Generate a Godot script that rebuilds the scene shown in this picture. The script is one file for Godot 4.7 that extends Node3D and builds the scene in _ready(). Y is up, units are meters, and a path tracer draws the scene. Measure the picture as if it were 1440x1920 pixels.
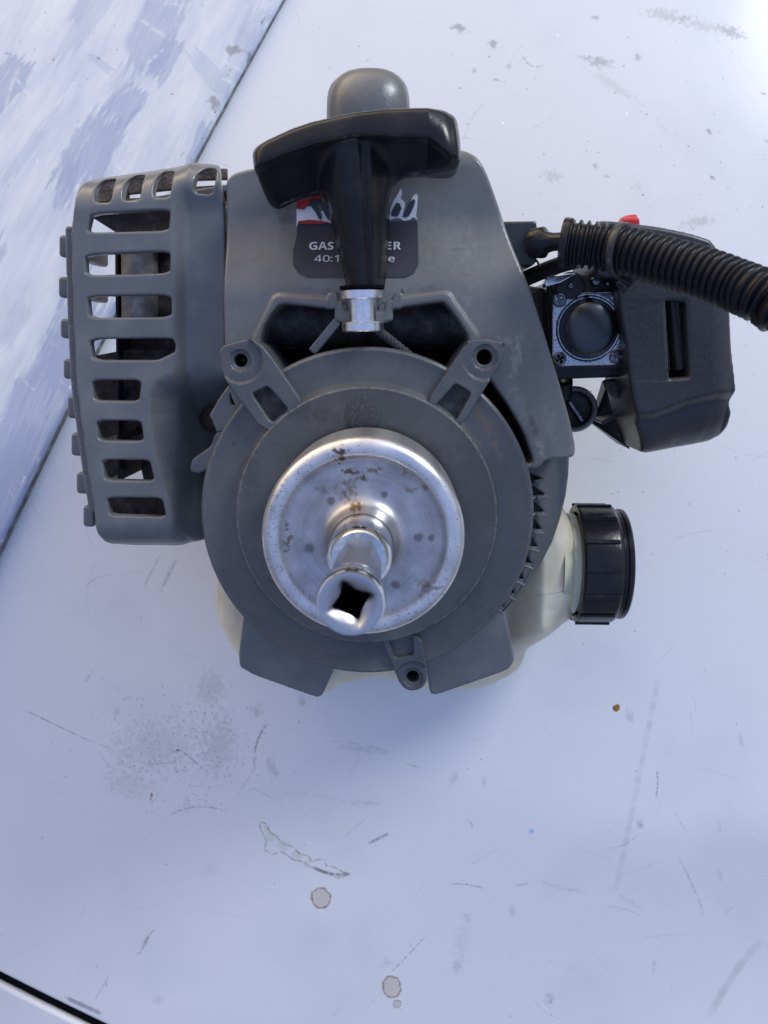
extends Node3D

# ---------------------------------------------------------------- scene frame
const EYE := Vector3(0, 0.47, 0)          # the phone is held about half a metre over the car
const FOCAL := 1554.0                      # focal length in photo pixels (1440 x 1920)
const TILT := 11.5                         # the engine lies tipped towards the photographer's feet
const ROLL := 1.0
var engine: Node3D
var ex: Transform3D
var exi: Transform3D
var M := {}
var rng := RandomNumberGenerator.new()


func _ready() -> void:
	rng.seed = 41
	var cam := Camera3D.new()
	cam.name = "camera"
	cam.position = EYE
	cam.rotation_degrees = Vector3(-90, 0, 0)
	cam.fov = rad_to_deg(2.0 * atan(960.0 / FOCAL))
	cam.near = 0.01
	cam.far = 50.0
	var lens := CameraAttributesPhysical.new()
	lens.frustum_focal_length = 4.0
	lens.frustum_near = 0.01
	lens.frustum_far = 50.0
	lens.exposure_aperture = 2.4
	lens.frustum_focus_distance = 0.365
	cam.attributes = lens
	add_child(cam)
	cam.fov = rad_to_deg(2.0 * atan(960.0 / FOCAL))
	var we := WorldEnvironment.new()
	we.name = "daylight"
	var env := Environment.new()
	env.background_mode = Environment.BG_SKY
	var sky := Sky.new()
	sky.sky_material = evening_sky()
	env.sky = sky
	env.tonemap_mode = Environment.TONE_MAPPER_LINEAR
	env.tonemap_exposure = 1.02
	env.sdfgi_enabled = true
	env.ssao_enabled = true
	env.ssil_enabled = true
	we.environment = env
	add_child(we)
	var sun := DirectionalLight3D.new()
	sun.name = "low_sun_through_haze"
	sun.light_energy = 0.7
	sun.light_color = Color(0.96, 0.98, 1.0)
	sun.light_angular_distance = 18.0
	sun.shadow_enabled = true
	add_child(sun)
	sun.look_at_from_position(Vector3(0.82, 0.62, -0.85), Vector3.ZERO, Vector3.UP)

	engine = Node3D.new()
	engine.name = "trimmer_engine"
	engine.position = Vector3(-0.0047, 0.0, -0.0247)
	engine.rotation_degrees = Vector3(TILT, 0, ROLL)
	ex = Transform3D(engine.basis, engine.position)
	exi = ex.affine_inverse()
	make_materials()
	car_panels()
	add_child(engine)
	tag(engine, "grey and black petrol trimmer engine lying on the white car panel", "engine")
	crankcase()
	fan_shroud()
	housing()
	heat_guard()
	muffler()
	clutch_disc()
	clutch_drum()
	spark_plug_cover()
	starter_handle()
	sticker()
	fuel_tank()
	ignition_coil()
	carburetor()
	air_filter()
	conduit()


# ---------------------------------------------------------------- light
func evening_sky() -> PanoramaSkyMaterial:
	var w := 256
	var h := 128
	var im := Image.create(w, h, false, Image.FORMAT_RGBF)
	var nz := FastNoiseLite.new()
	nz.seed = 5
	nz.frequency = 1.6
	nz.fractal_octaves = 4
	var warm_at := Vector3(-0.55, 0.0, -0.85).normalized()
	var bright_at := Vector3(0.30, 0.0, -0.95).normalized()
	for j in h:
		var el := (0.5 - (j + 0.5) / h) * PI
		for i in w:
			var az := (float(i) + 0.5) / w * TAU
			# panorama: the first column looks along -z
			var d := Vector3(sin(az) * cos(el), sin(el), -cos(az) * cos(el))
			var up := maxf(d.y, 0.0)
			var flat_d := Vector3(d.x, 0, d.z).normalized()
			var side := 0.5 + 0.5 * flat_d.dot(bright_at)
			var low := Vector3(0.11, 0.14, 0.24).lerp(Vector3(0.98, 1.06, 1.19), side * side)
			var c := Vector3(0.255, 0.37, 0.73).lerp(low, pow(1.0 - up, 1.6))
			var k := pow(maxf(flat_d.dot(warm_at), 0.0), 6.0) * exp(-up * 3.2)
			c = c.lerp(Vector3(10.5, 7.8, 4.6), k * 0.8)
			var cl := clampf(nz.get_noise_3d(d.x * 1.3, d.y * 2.2, d.z * 1.3) * 1.6, 0.0, 1.0)
			c = c.lerp(Vector3(0.70, 0.73, 0.88), cl * 0.4)
			if d.y < 0.0:
				c = c.lerp(Vector3(0.16, 0.17, 0.19), clampf(-d.y * 8.0, 0.0, 1.0))
			im.set_pixel(i, j, Color(c.x, c.y, c.z))
	var m := PanoramaSkyMaterial.new()
	m.panorama = ImageTexture.create_from_image(im)
	return m


# ---------------------------------------------------------------- photo measurements -> places
func pw(x: float, y: float, wy: float) -> Vector3:      # on a level plane of the world
	var t := EYE.y - wy
	return Vector3((x - 720.0) / FOCAL * t, wy, (y - 960.0) / FOCAL * t)


func pl(x: float, y: float, h: float) -> Vector3:       # on a plane of the tipped engine
	var o := exi * EYE
	var d := exi.basis * Vector3((x - 720.0) / FOCAL, -1.0, (y - 960.0) / FOCAL)
	return o + d * ((h - o.y) / d.y)


func p2(x: float, y: float, h: float) -> Vector2:
	var v := pl(x, y, h)
	return Vector2(v.x, v.z)


func outline(a: Array, h: float) -> PackedVector2Array:
	var r := PackedVector2Array()
	for i in range(0, a.size(), 2):
		r.append(p2(a[i], a[i + 1], h))
	return r


func outline3(a: Array) -> PackedVector2Array:
	var r := PackedVector2Array()
	for i in range(0, a.size(), 3):
		r.append(p2(a[i], a[i + 1], a[i + 2]))
	return r


func seen(p: Vector2, h: float) -> Vector2:
	var v := ex * Vector3(p.x, h, p.y)
	var t := EYE.y - v.y
	return Vector2(720.0 + v.x / t * FOCAL, 960.0 + v.z / t * FOCAL)


func rounded(p: PackedVector2Array, k := 0.25, times := 2) -> PackedVector2Array:
	for _t in times:
		var q := PackedVector2Array()
		for i in p.size():
			var a := p[i]
			var b := p[(i + 1) % p.size()]
			q.append(a.lerp(b, k))
			q.append(a.lerp(b, 1.0 - k))
		p = q
	return p


func circle(c: Vector2, r: float, n := 40) -> PackedVector2Array:
	var q := PackedVector2Array()
	for i in n:
		q.append(c + Vector2.from_angle(TAU * i / n) * r)
	return q


func along(a: Array, x: float) -> float:                # piecewise straight line through x, y pairs
	if x <= a[0]:
		return a[1]
	for i in range(2, a.size(), 2):
		if x <= a[i]:
			return lerpf(a[i - 1], a[i + 1], (x - a[i - 2]) / (a[i] - a[i - 2]))
	return a[a.size() - 1]


func smax(a: float, b: float, k: float) -> float:
	var t := maxf(k - absf(a - b), 0.0) / k
	return maxf(a, b) + t * t * k * 0.25


# ---------------------------------------------------------------- nodes
func tag(o: Node, label: String, category := "", kind := "", group := "") -> void:
	if label:
		o.set_meta("label", label)
	if category:
		o.set_meta("category", category)
	if kind:
		o.set_meta("kind", kind)
	if group:
		o.set_meta("group", group)


func add(parent: Node, called: String, mesh: Mesh, m: Material, at := Transform3D()) -> MeshInstance3D:
	var o := MeshInstance3D.new()
	o.name = called
	o.mesh = mesh
	o.material_override = m
	o.transform = at
	parent.add_child(o, true)
	return o


func at_pos(v: Vector3, b := Basis()) -> Transform3D:
	return Transform3D(b, v)


func axis_basis(y_dir: Vector3) -> Basis:               # turns +y to a direction
	var y := y_dir.normalized()
	var x := y.cross(Vector3.FORWARD)
	if x.length() < 0.1:
		x = y.cross(Vector3.RIGHT)
	x = x.normalized()
	return Basis(x, y, x.cross(y))


# ---------------------------------------------------------------- mesh tools
func to_mesh(v: PackedVector3Array, n: PackedVector3Array, uv: PackedVector2Array, idx: PackedInt32Array) -> ArrayMesh:
	var a := []
	a.resize(Mesh.ARRAY_MAX)
	a[Mesh.ARRAY_VERTEX] = v
	a[Mesh.ARRAY_NORMAL] = n
	a[Mesh.ARRAY_TEX_UV] = uv
	a[Mesh.ARRAY_INDEX] = idx
	var m := ArrayMesh.new()
	m.add_surface_from_arrays(Mesh.PRIMITIVE_TRIANGLES, a)
	return m


func distance_field(poly: PackedVector2Array, lo: Vector2, nx: int, nz: int, c: float, band: float) -> PackedFloat32Array:
	var f := PackedFloat32Array()
	f.resize(nx * nz)
	f.fill(band)
	var n := poly.size()
	for i in n:
		var a := poly[i]
		var b := poly[(i + 1) % n]
		var ab := b - a
		var l2 := maxf(ab.length_squared(), 1e-14)
		var i0 := maxi(0, int(floor((minf(a.x, b.x) - band - lo.x) / c)))
		var i1 := mini(nx - 1, int(ceil((maxf(a.x, b.x) + band - lo.x) / c)))
		var j0 := maxi(0, int(floor((minf(a.y, b.y) - band - lo.y) / c)))
		var j1 := mini(nz - 1, int(ceil((maxf(a.y, b.y) + band - lo.y) / c)))
		for j in range(j0, j1 + 1):
			var pz := lo.y + j * c - a.y
			for k in range(i0, i1 + 1):
				var px := lo.x + k * c - a.x
				var t := clampf((px * ab.x + pz * ab.y) / l2, 0.0, 1.0)
				var dx := px - ab.x * t
				var dz := pz - ab.y * t
				var d := sqrt(dx * dx + dz * dz)
				if d < f[j * nx + k]:
					f[j * nx + k] = d
	for j in nz:
		var z := lo.y + j * c
		var xs: Array[float] = []
		for i in n:
			var a := poly[i]
			var b := poly[(i + 1) % n]
			if (a.y > z) != (b.y > z):
				xs.append(a.x + (z - a.y) / (b.y - a.y) * (b.x - a.x))
		xs.sort()
		for k in range(0, xs.size() - 1, 2):
			var i0 := maxi(0, int(ceil((xs[k] - lo.x) / c)))
			var i1 := mini(nx - 1, int(floor((xs[k + 1] - lo.x) / c)))
			for i in range(i0, i1 + 1):
				f[j * nx + i] = -f[j * nx + i]
	return f


# A solid plate: outlines minus holes in plan, a top surface of any shape, edges rounded by r, walls down to
# the bottom (a height, or a function of the place).
func relief(outers: Array, holes: Array, c: float, top: Callable, r: float, bottom, cap := false) -> ArrayMesh:
	var lo := Vector2(INF, INF)
	var hi := -lo
	for o: PackedVector2Array in outers:
		for p in o:
			lo = lo.min(p)
			hi = hi.max(p)
	lo -= Vector2(c * 1.37, c * 1.21)
	hi += Vector2(c * 1.5, c * 1.5)
	var nx := int(ceil((hi.x - lo.x) / c)) + 1
	var nz := int(ceil((hi.y - lo.y) / c)) + 1
	var band := maxf(r * 1.25, c * 2.5)
	var d := PackedFloat32Array()
	for o: PackedVector2Array in outers:
		var f := distance_field(o, lo, nx, nz, c, band)
		if d.is_empty():
			d = f
		else:
			for i in d.size():
				d[i] = minf(d[i], f[i])
	for o: PackedVector2Array in holes:
		var f := distance_field(o, lo, nx, nz, c, band)
		for i in d.size():
			d[i] = maxf(d[i], -f[i])
	for i in d.size():
		if absf(d[i]) < c * 0.03:
			d[i] = -c * 0.03
	var P := PackedVector2Array()
	var D := PackedFloat32Array()
	var G := PackedVector2Array()
	var of_node := PackedInt32Array()
	of_node.resize(nx * nz)
	of_node.fill(-1)
	var of_edge := {}
	var tris := PackedInt32Array()
	var rim := PackedInt32Array()
	for j in nz - 1:
		for i in nx - 1:
			var a := j * nx + i
			if d[a] > 0 and d[a + 1] > 0 and d[a + nx] > 0 and d[a + nx + 1] > 0:
				continue
			var two := [[a, a + 1, a + nx + 1], [a, a + nx + 1, a + nx]] if (i + j) % 2 == 0 else [[a, a + 1, a + nx], [a + 1, a + nx + 1, a + nx]]
			for t: Array in two:
				var ring := PackedInt32Array()
				var ins := []
				for k in 3:
					var q: int = t[k]
					var s: int = t[(k + 1) % 3]
					if d[q] < 0:
						if of_node[q] < 0:
							of_node[q] = P.size()
							P.append(lo + Vector2(q % nx, q / nx) * c)
							D.append(d[q])
							G.append(slope_at(d, q, nx, nz))
						ring.append(of_node[q])
						ins.append(false)
					if (d[q] < 0) != (d[s] < 0):
						var key := mini(q, s) * nx * nz + maxi(q, s)
						if not of_edge.has(key):
							of_edge[key] = P.size()
							var u := d[q] / (d[q] - d[s])
							P.append((lo + Vector2(q % nx, q / nx) * c).lerp(lo + Vector2(s % nx, s / nx) * c, u))
							D.append(0.0)
							G.append(slope_at(d, q, nx, nz).lerp(slope_at(d, s, nx, nz), u).normalized())
						ring.append(of_edge[key])
						ins.append(true)
				for k in range(1, ring.size() - 1):
					tris.append_array([ring[0], ring[k], ring[k + 1]])
				for k in ring.size():
					var k2 := (k + 1) % ring.size()
					if ins[k] and ins[k2] and ring.size() > 2:
						rim.append_array([ring[k], ring[k2]])
	var V := PackedVector3Array()
	var N := PackedVector3Array()
	var U := PackedVector2Array()
	var e := c * 0.5
	for i in P.size():
		var p := P[i]
		var y: float = top.call(p)
		var gx: float = (top.call(p + Vector2(e, 0)) - top.call(p - Vector2(e, 0))) / (2 * e)
		var gz: float = (top.call(p + Vector2(0, e)) - top.call(p - Vector2(0, e))) / (2 * e)
		var n := Vector3(-gx, 1, -gz).normalized()
		if r > 0.0 and D[i] > -r:
			var u := clampf((r + D[i]) / r, 0.0, 1.0)
			y -= r - r * sqrt(maxf(1.0 - u * u, 0.0))
			n = (n * sqrt(maxf(1.0 - u * u, 0.0)) + Vector3(G[i].x, 0, G[i].y) * u).normalized()
		V.append(Vector3(p.x, y, p.y))
		N.append(n)
		U.append(p * 10.0)
	var idx := PackedInt32Array()
	for k in range(0, tris.size(), 3):
		idx.append_array([tris[k], tris[k + 1], tris[k + 2]])
	var nt := P.size()
	if cap:
		for i in nt:
			var yb: float = bottom.call(P[i]) if bottom is Callable else bottom
			V.append(Vector3(P[i].x, yb, P[i].y))
			N.append(Vector3.DOWN)
			U.append(P[i] * 10.0)
		for k in range(0, tris.size(), 3):
			idx.append_array([nt + tris[k], nt + tris[k + 2], nt + tris[k + 1]])
	for k in range(0, rim.size(), 2):
		var b := V.size()
		for q in 2:
			var i := rim[k + q]
			var g := Vector3(G[i].x, 0, G[i].y)
			var yb: float = bottom.call(P[i]) if bottom is Callable else bottom
			V.append(V[i])
			V.append(Vector3(P[i].x, minf(yb, V[i].y), P[i].y))
			for _z in 2:
				N.append(g)
				U.append(P[i] * 10.0)
		idx.append_array([b, b + 2, b + 1, b + 1, b + 2, b + 3] if (V[b + 2] - V[b]).cross(V[b + 1] - V[b]).dot(N[b]) < 0 else [b, b + 1, b + 2, b + 1, b + 3, b + 2])
	return to_mesh(V, N, U, idx)


func slope_at(d: PackedFloat32Array, q: int, nx: int, nz: int) -> Vector2:
	var i := q % nx
	var j := q / nx
	var x := d[j * nx + mini(i + 1, nx - 1)] - d[j * nx + maxi(i - 1, 0)]
	var z := d[mini(j + 1, nz - 1) * nx + i] - d[maxi(j - 1, 0) * nx + i]
	var g := Vector2(x, z)
	return g.normalized() if g.length() > 1e-9 else Vector2.ZERO


func level(h: float) -> Callable:
	return func(_p: Vector2) -> float: return h


# A prism with rounded upper edges (outline given clockwise or not, mostly convex)
func slab(poly: PackedVector2Array, y0: float, y1: float, r: float, uv_lo := Vector2.ZERO, uv_size := Vector2(0.1, 0.1), steps := 4, cap := true) -> ArrayMesh:
	var area := 0.0
	for i in poly.size():
		area += poly[i].cross(poly[(i + 1) % poly.size()])
	if area < 0:
		poly.reverse()
	var n := poly.size()
	var out := PackedVector2Array()
	var miter := PackedFloat32Array()
	for i in n:
		var a := (poly[i] - poly[(i + n - 1) % n]).normalized()
		var b := (poly[(i + 1) % n] - poly[i]).normalized()
		var na := Vector2(a.y, -a.x)
		var nb := Vector2(b.y, -b.x)
		var m := (na + nb).normalized()
		out.append(m)
		miter.append(1.0 / maxf(m.dot(na), 0.4))
	var V := PackedVector3Array()
	var N := PackedVector3Array()
	var U := PackedVector2Array()
	var idx := PackedInt32Array()
	var rings := []
	rings.append([y0, 0.0, 0.0])
	for s in steps + 1:
		var t := PI / 2 * s / steps
		rings.append([y1 - r + r * sin(t), r - r * cos(t), t])
	for q: Array in rings:
		for i in n:
			var p: Vector2 = poly[i] - out[i] * miter[i] * q[1]
			V.append(Vector3(p.x, q[0], p.y))
			N.append(Vector3(out[i].x * cos(q[2]), sin(q[2]), out[i].y * cos(q[2])))
			U.append((p - uv_lo) / uv_size)
	for k in rings.size() - 1:
		for i in n:
			var a := k * n + i
			var b := k * n + (i + 1) % n
			idx.append_array([a, b, a + n, b, b + n, a + n])
	if cap:
		var base := (rings.size() - 1) * n
		var inner := PackedVector2Array()
		for i in n:
			inner.append(Vector2(V[base + i].x, V[base + i].z))
		var tri := Geometry2D.triangulate_polygon(inner)
		for k in range(0, tri.size(), 3):
			var x := inner[tri[k]]
			if (inner[tri[k + 1]] - x).cross(inner[tri[k + 2]] - x) > 0:
				idx.append_array([base + tri[k], base + tri[k + 1], base + tri[k + 2]])
			else:
				idx.append_array([base + tri[k], base + tri[k + 2], base + tri[k + 1]])
	return to_mesh(V, N, U, idx)


func box_poly(w: float, d: float, round_by := 0.0) -> PackedVector2Array:
	var h := Vector2(w, d) / 2.0
	if round_by <= 0.0:
		return PackedVector2Array([Vector2(-h.x, -h.y), Vector2(h.x, -h.y), Vector2(h.x, h.y), Vector2(-h.x, h.y)])
	var q := PackedVector2Array()
	for k in 4:
		var s: Vector2 = [Vector2(1, 1), Vector2(-1, 1), Vector2(-1, -1), Vector2(1, -1)][k]
		for i in 5:
			q.append(s * (h - Vector2(round_by, round_by)) + Vector2.from_angle(PI / 2 * (k + i / 4.0)) * round_by)
	return q


func block(w: float, h: float, d: float, r := 0.0006) -> ArrayMesh:
	return slab(box_poly(w, d, r), -h / 2, h / 2, r)


# Turned shape: profile of (radius, height), sharp where it bends by more than 35 degrees
func lathe(profile: Array, n := 64, uv_r := 0.05) -> ArrayMesh:
	var V := PackedVector3Array()
	var N := PackedVector3Array()
	var U := PackedVector2Array()
	var idx := PackedInt32Array()
	var m := profile.size()
	var nor := []
	for k in m - 1:
		var t: Vector2 = (profile[k + 1] - profile[k]).normalized()
		nor.append(Vector2(t.y, -t.x))
	for k in m - 1:
		var a: Vector2 = nor[k]
		var b: Vector2 = nor[k]
		if k > 0 and nor[k - 1].dot(nor[k]) > 0.8:
			a = (nor[k - 1] + nor[k]).normalized()
		if k < m - 2 and nor[k + 1].dot(nor[k]) > 0.8:
			b = (nor[k + 1] + nor[k]).normalized()
		var base := V.size()
		for i in n + 1:
			var w := TAU * i / n
			for q in 2:
				var p: Vector2 = profile[k + q]
				var nn := a if q == 0 else b
				V.append(Vector3(cos(w) * p.x, p.y, sin(w) * p.x))
				N.append(Vector3(cos(w) * nn.x, nn.y, sin(w) * nn.x))
				U.append(Vector2(cos(w), sin(w)) * p.x / uv_r * 0.5 + Vector2(0.5, 0.5))
		for i in n:
			var x := base + i * 2
			idx.append_array([x, x + 2, x + 1, x + 1, x + 2, x + 3])
	return to_mesh(V, N, U, idx)


func sweep(path: PackedVector3Array, radii: PackedFloat32Array, n := 16, flat := 1.0) -> ArrayMesh:
	var V := PackedVector3Array()
	var N := PackedVector3Array()
	var U := PackedVector2Array()
	var idx := PackedInt32Array()
	var m := path.size()
	var side := Vector3.ZERO
	var run := 0.0
	for k in m:
		var t := (path[mini(k + 1, m - 1)] - path[maxi(k - 1, 0)]).normalized()
		if side == Vector3.ZERO:
			side = t.cross(Vector3.UP)
			if side.length() < 0.1:
				side = t.cross(Vector3.RIGHT)
		side = (side - t * side.dot(t)).normalized()
		var other := t.cross(side)
		var ds := maxf((path[mini(k + 1, m - 1)] - path[maxi(k - 1, 0)]).length(), 1e-7)
		var slope := (radii[mini(k + 1, m - 1)] - radii[maxi(k - 1, 0)]) / ds
		if k > 0:
			run += path[k].distance_to(path[k - 1])
		for i in n + 1:
			var w := TAU * i / n
			var dir := side * cos(w) + other * sin(w) * flat
			V.append(path[k] + dir * radii[k])
			N.append((dir - t * slope).normalized())
			U.append(Vector2(float(i) / n, run * 10.0))
	for k in m - 1:
		for i in n:
			var a := k * (n + 1) + i
			idx.append_array([a, a + n + 1, a + 1, a + 1, a + n + 1, a + n + 2])
	for k in [0, m - 1]:
		var b := V.size()
		var t := (path[1] - path[0]).normalized() * -1.0 if k == 0 else (path[m - 1] - path[m - 2]).normalized()
		V.append(path[k])
		N.append(t)
		U.append(Vector2(0.5, 0.5))
		for i in n + 1:
			V.append(V[k * (n + 1) + i])
			N.append(t)
			U.append(Vector2(0.5, 0.5))
		for i in n:
			if k == 0:
				idx.append_array([b, b + 1 + i, b + 2 + i])
			else:
				idx.append_array([b, b + 2 + i, b + 1 + i])
	return to_mesh(V, N, U, idx)


func curve_through(pts: Array, step: float) -> PackedVector3Array:
	var c := Curve3D.new()
	for i in pts.size():
		var a: Vector3 = pts[maxi(i - 1, 0)]
		var b: Vector3 = pts[mini(i + 1, pts.size() - 1)]
		c.add_point(pts[i], (a - b) / 6.0, (b - a) / 6.0)
	c.bake_interval = step
	var q := PackedVector3Array()
	var l := c.get_baked_length()
	var n := int(l / step)
	for i in n + 1:
		q.append(c.sample_baked(l * i / n, true))
	return q


func same(n: int, r: float) -> PackedFloat32Array:
	var f := PackedFloat32Array()
	f.resize(n)
	f.fill(r)
	return f


func rod(a: Vector3, b: Vector3, r: float, n := 20) -> ArrayMesh:
	return sweep(PackedVector3Array([a, a.lerp(b, 0.5), b]), same(3, r), n)


# ---------------------------------------------------------------- materials
func lin(r: float, g: float, b: float) -> Color:
	return Color(r, g, b).linear_to_srgb()


func noise_tex(seed_: int, freq: float, stops: Array, octaves := 4, size := 512) -> NoiseTexture2D:
	var f := FastNoiseLite.new()
	f.seed = seed_
	f.frequency = freq
	f.fractal_octaves = octaves
	var g := Gradient.new()
	g.offsets = PackedFloat32Array()
	var off := PackedFloat32Array()
	var col := PackedColorArray()
	for s: Array in stops:
		off.append(s[0])
		col.append(s[1])
	g.offsets = off
	g.colors = col
	var t := NoiseTexture2D.new()
	t.width = size
	t.height = size
	t.seamless = true
	t.noise = f
	t.color_ramp = g
	return t


func bump_tex(seed_: int, freq: float, strength: float) -> NoiseTexture2D:
	var f := FastNoiseLite.new()
	f.seed = seed_
	f.frequency = freq
	f.fractal_octaves = 3
	var t := NoiseTexture2D.new()
	t.width = 512
	t.height = 512
	t.seamless = true
	t.as_normal_map = true
	t.bump_strength = strength
	t.noise = f
	return t


func mat(c: Color, rough: float, metal := 0.0) -> StandardMaterial3D:
	var m := StandardMaterial3D.new()
	m.albedo_color = c
	m.roughness = rough
	m.metallic = metal
	return m


func worn(c1: Color, c2: Color, rough: float, seed_: int, scale: float, metal := 0.0, freq := 0.012, bump := 0.0) -> StandardMaterial3D:
	var m := mat(Color.WHITE, 1.0, metal)
	m.albedo_texture = noise_tex(seed_, freq, [[0.25, c1], [0.55, c1.lerp(c2, 0.4)], [0.8, c2]], 5)
	m.roughness_texture = noise_tex(seed_ + 9, freq * 1.7, [[0.2, Color(rough, rough, rough) * 0.8], [0.8, Color(rough, rough, rough) * 1.25]], 4, 256)
	m.roughness_texture_channel = BaseMaterial3D.TEXTURE_CHANNEL_GREEN
	if bump > 0.0:
		m.normal_enabled = true
		m.normal_texture = M.bump
		m.normal_scale = bump
	m.uv1_triplanar = true
	m.uv1_scale = Vector3.ONE * scale
	return m


func make_materials() -> void:
	M.bump = bump_tex(3, 0.09, 4.0)
	M.grey = worn(lin(0.125, 0.131, 0.131), lin(0.165, 0.168, 0.162), 0.27, 11, 7.0, 0.0, 0.010, 0.05)
	M.shroud = worn(lin(0.125, 0.13, 0.128), lin(0.18, 0.178, 0.165), 0.30, 21, 6.0, 0.0, 0.012, 0.10)
	M.disc = worn(lin(0.072, 0.078, 0.083), lin(0.10, 0.104, 0.105), 0.40, 31, 8.0, 0.0, 0.010, 0.10)
	M.black = worn(lin(0.012, 0.012, 0.014), lin(0.022, 0.021, 0.021), 0.23, 41, 9.0, 0.0, 0.014, 0.06)
	M.texblack = worn(lin(0.026, 0.027, 0.031), lin(0.036, 0.036, 0.039), 0.36, 51, 40.0, 0.0, 0.02, 0.08)
	M.black.metallic_specular = 0.38
	M.rubber = mat(lin(0.010, 0.010, 0.011), 0.5)
	M.dark = worn(lin(0.022, 0.022, 0.023), lin(0.085, 0.082, 0.078), 0.6, 61, 10.0, 0.0, 0.02, 0.4)
	M.near_black = mat(lin(0.006, 0.006, 0.007), 0.7)  # also gives holes and gaps their deep shade as plain colour
	M.near_black.metallic_specular = 0.12
	M.rust = worn(lin(0.050, 0.038, 0.032), lin(0.14, 0.105, 0.085), 0.7, 71, 12.0, 0.0, 0.02, 0.5)
	M.cream = worn(lin(0.70, 0.61, 0.41), lin(0.84, 0.76, 0.55), 0.36, 81, 9.0, 0.0, 0.012)
	M.cream.subsurf_scatter_enabled = true
	M.cream.subsurf_scatter_strength = 0.15
	M.neck = mat(lin(0.55, 0.54, 0.38), 0.25)
	M.alu = worn(lin(0.80, 0.79, 0.78), lin(0.92, 0.91, 0.89), 0.28, 91, 30.0, 1.0, 0.02)
	M.steel = worn(lin(0.58, 0.59, 0.59), lin(0.78, 0.785, 0.79), 0.15, 101, 22.0, 1.0, 0.03)
	M.darksteel = worn(lin(0.09, 0.095, 0.105), lin(0.24, 0.25, 0.27), 0.26, 111, 30.0, 1.0, 0.03, 0.2)
	M.zinc = worn(lin(0.46, 0.48, 0.50), lin(0.60, 0.62, 0.64), 0.24, 141, 26.0, 1.0, 0.02)
	M.zinc.albedo_texture = noise_tex(142, 0.045, [[0.17, lin(0.08, 0.08, 0.08)], [0.22, lin(0.36, 0.38, 0.40)], [0.8, lin(0.50, 0.52, 0.55)]], 4)
	M.dome = mat(lin(0.075, 0.08, 0.088), 0.34, 1.0)  # dark reflection on the zinc dome put into its colour
	M.conduit = mat(lin(0.008, 0.008, 0.010), 0.36)
	M.conduit.metallic_specular = 0.36
	M.darkchrome = mat(lin(0.50, 0.50, 0.50), 0.30, 1.0)
	M.brass = mat(lin(0.30, 0.24, 0.13), 0.4, 1.0)
	M.red = mat(lin(0.50, 0.020, 0.030), 0.35)
	M.ink = mat(lin(0.026, 0.028, 0.040), 0.4)
	M.white = mat(lin(0.74, 0.74, 0.74), 0.5)
	M.scarlet = mat(lin(0.30, 0.018, 0.018), 0.42)
	M.silver = mat(lin(0.55, 0.56, 0.58), 0.5)
	M.rope = worn(lin(0.035, 0.034, 0.036), lin(0.10, 0.098, 0.098), 0.8, 121, 60.0, 0.0, 0.03)
	M.bare_edge = worn(lin(0.10, 0.10, 0.11), lin(0.36, 0.37, 0.39), 0.5, 131, 12.0, 0.0, 0.02)
	M.pale_edge = worn(lin(0.30, 0.31, 0.33), lin(0.55, 0.56, 0.58), 0.5, 132, 12.0, 0.0, 0.02)
	M.sooty = worn(lin(0.28, 0.27, 0.26), lin(0.52, 0.50, 0.47), 0.45, 151, 14.0, 0.3, 0.02, 0.3)
	M.primer = worn(lin(0.035, 0.035, 0.036), lin(0.075, 0.074, 0.072), 0.5, 161, 40.0, 0.0, 0.03)


# ---------------------------------------------------------------- the car's white panels
const TEX_LO := Vector2(-0.30, -0.38)
const TEX_SIZE := Vector2(0.60, 0.76)
const TEX_W := 1536
const TEX_H := 1946


func put(im: Image, x: int, y: int, c: Color, a: float) -> void:
	if a <= 0.003 or x < 0 or y < 0 or x >= im.get_width() or y >= im.get_height():
		return
	im.set_pixel(x, y, im.get_pixel(x, y).lerp(c, minf(a, 1.0)))


func blot(im: Image, at: Vector2, rx: float, ry: float, turn: float, c: Color, a: float, nz: FastNoiseLite, rough := 0.5, ring := 0.0, soft := 0.35) -> void:
	var big := maxf(rx, ry) * (1.0 + rough) + 2.0
	var cs := cos(turn)
	var sn := sin(turn)
	for y in range(int(at.y - big), int(at.y + big) + 1):
		for x in range(int(at.x - big), int(at.x + big) + 1):
			var dx := x - at.x
			var dy := y - at.y
			var u := (dx * cs + dy * sn) / rx
			var v := (-dx * sn + dy * cs) / ry
			var q := sqrt(u * u + v * v) + nz.get_noise_2d(x, y) * rough
			var k := 1.0 - smoothstep(1.0 - soft, 1.0, q)
			if ring > 0.0:
				k = k * 0.05 + ring * exp(-pow((q - 0.93) / 0.07, 2.0))
			put(im, x, y, c, a * k)


func stroke(im: Image, a: Vector2, b: Vector2, w: float, c: Color, al: float, nz: FastNoiseLite, bow := 0.0) -> void:
	var n := int(a.distance_to(b) / 0.6) + 1
	var side := (b - a).orthogonal() * bow
	for i in n + 1:
		var t := float(i) / n
		var p := a.lerp(b, t) + side * 4.0 * t * (1.0 - t)
		var k := clampf(0.55 + nz.get_noise_2d(p.x * 2.0, p.y * 2.0) * 1.3, 0.0, 1.0) * minf(1.0, minf(t, 1.0 - t) * 8.0 + 0.2)
		var r := int(ceil(w))
		for y in range(-r, r + 1):
			for x in range(-r, r + 1):
				var d := Vector2(x, y).length()
				put(im, int(p.x) + x, int(p.y) + y, c, al * 0.5 * k * clampf(w + 0.5 - d, 0.0, 1.0))


func crown(p: Vector2) -> float:                        # the panel is gently domed
	return -0.0015 - (p - Vector2(0.05, -0.03)).length_squared() / 4.0


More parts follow.
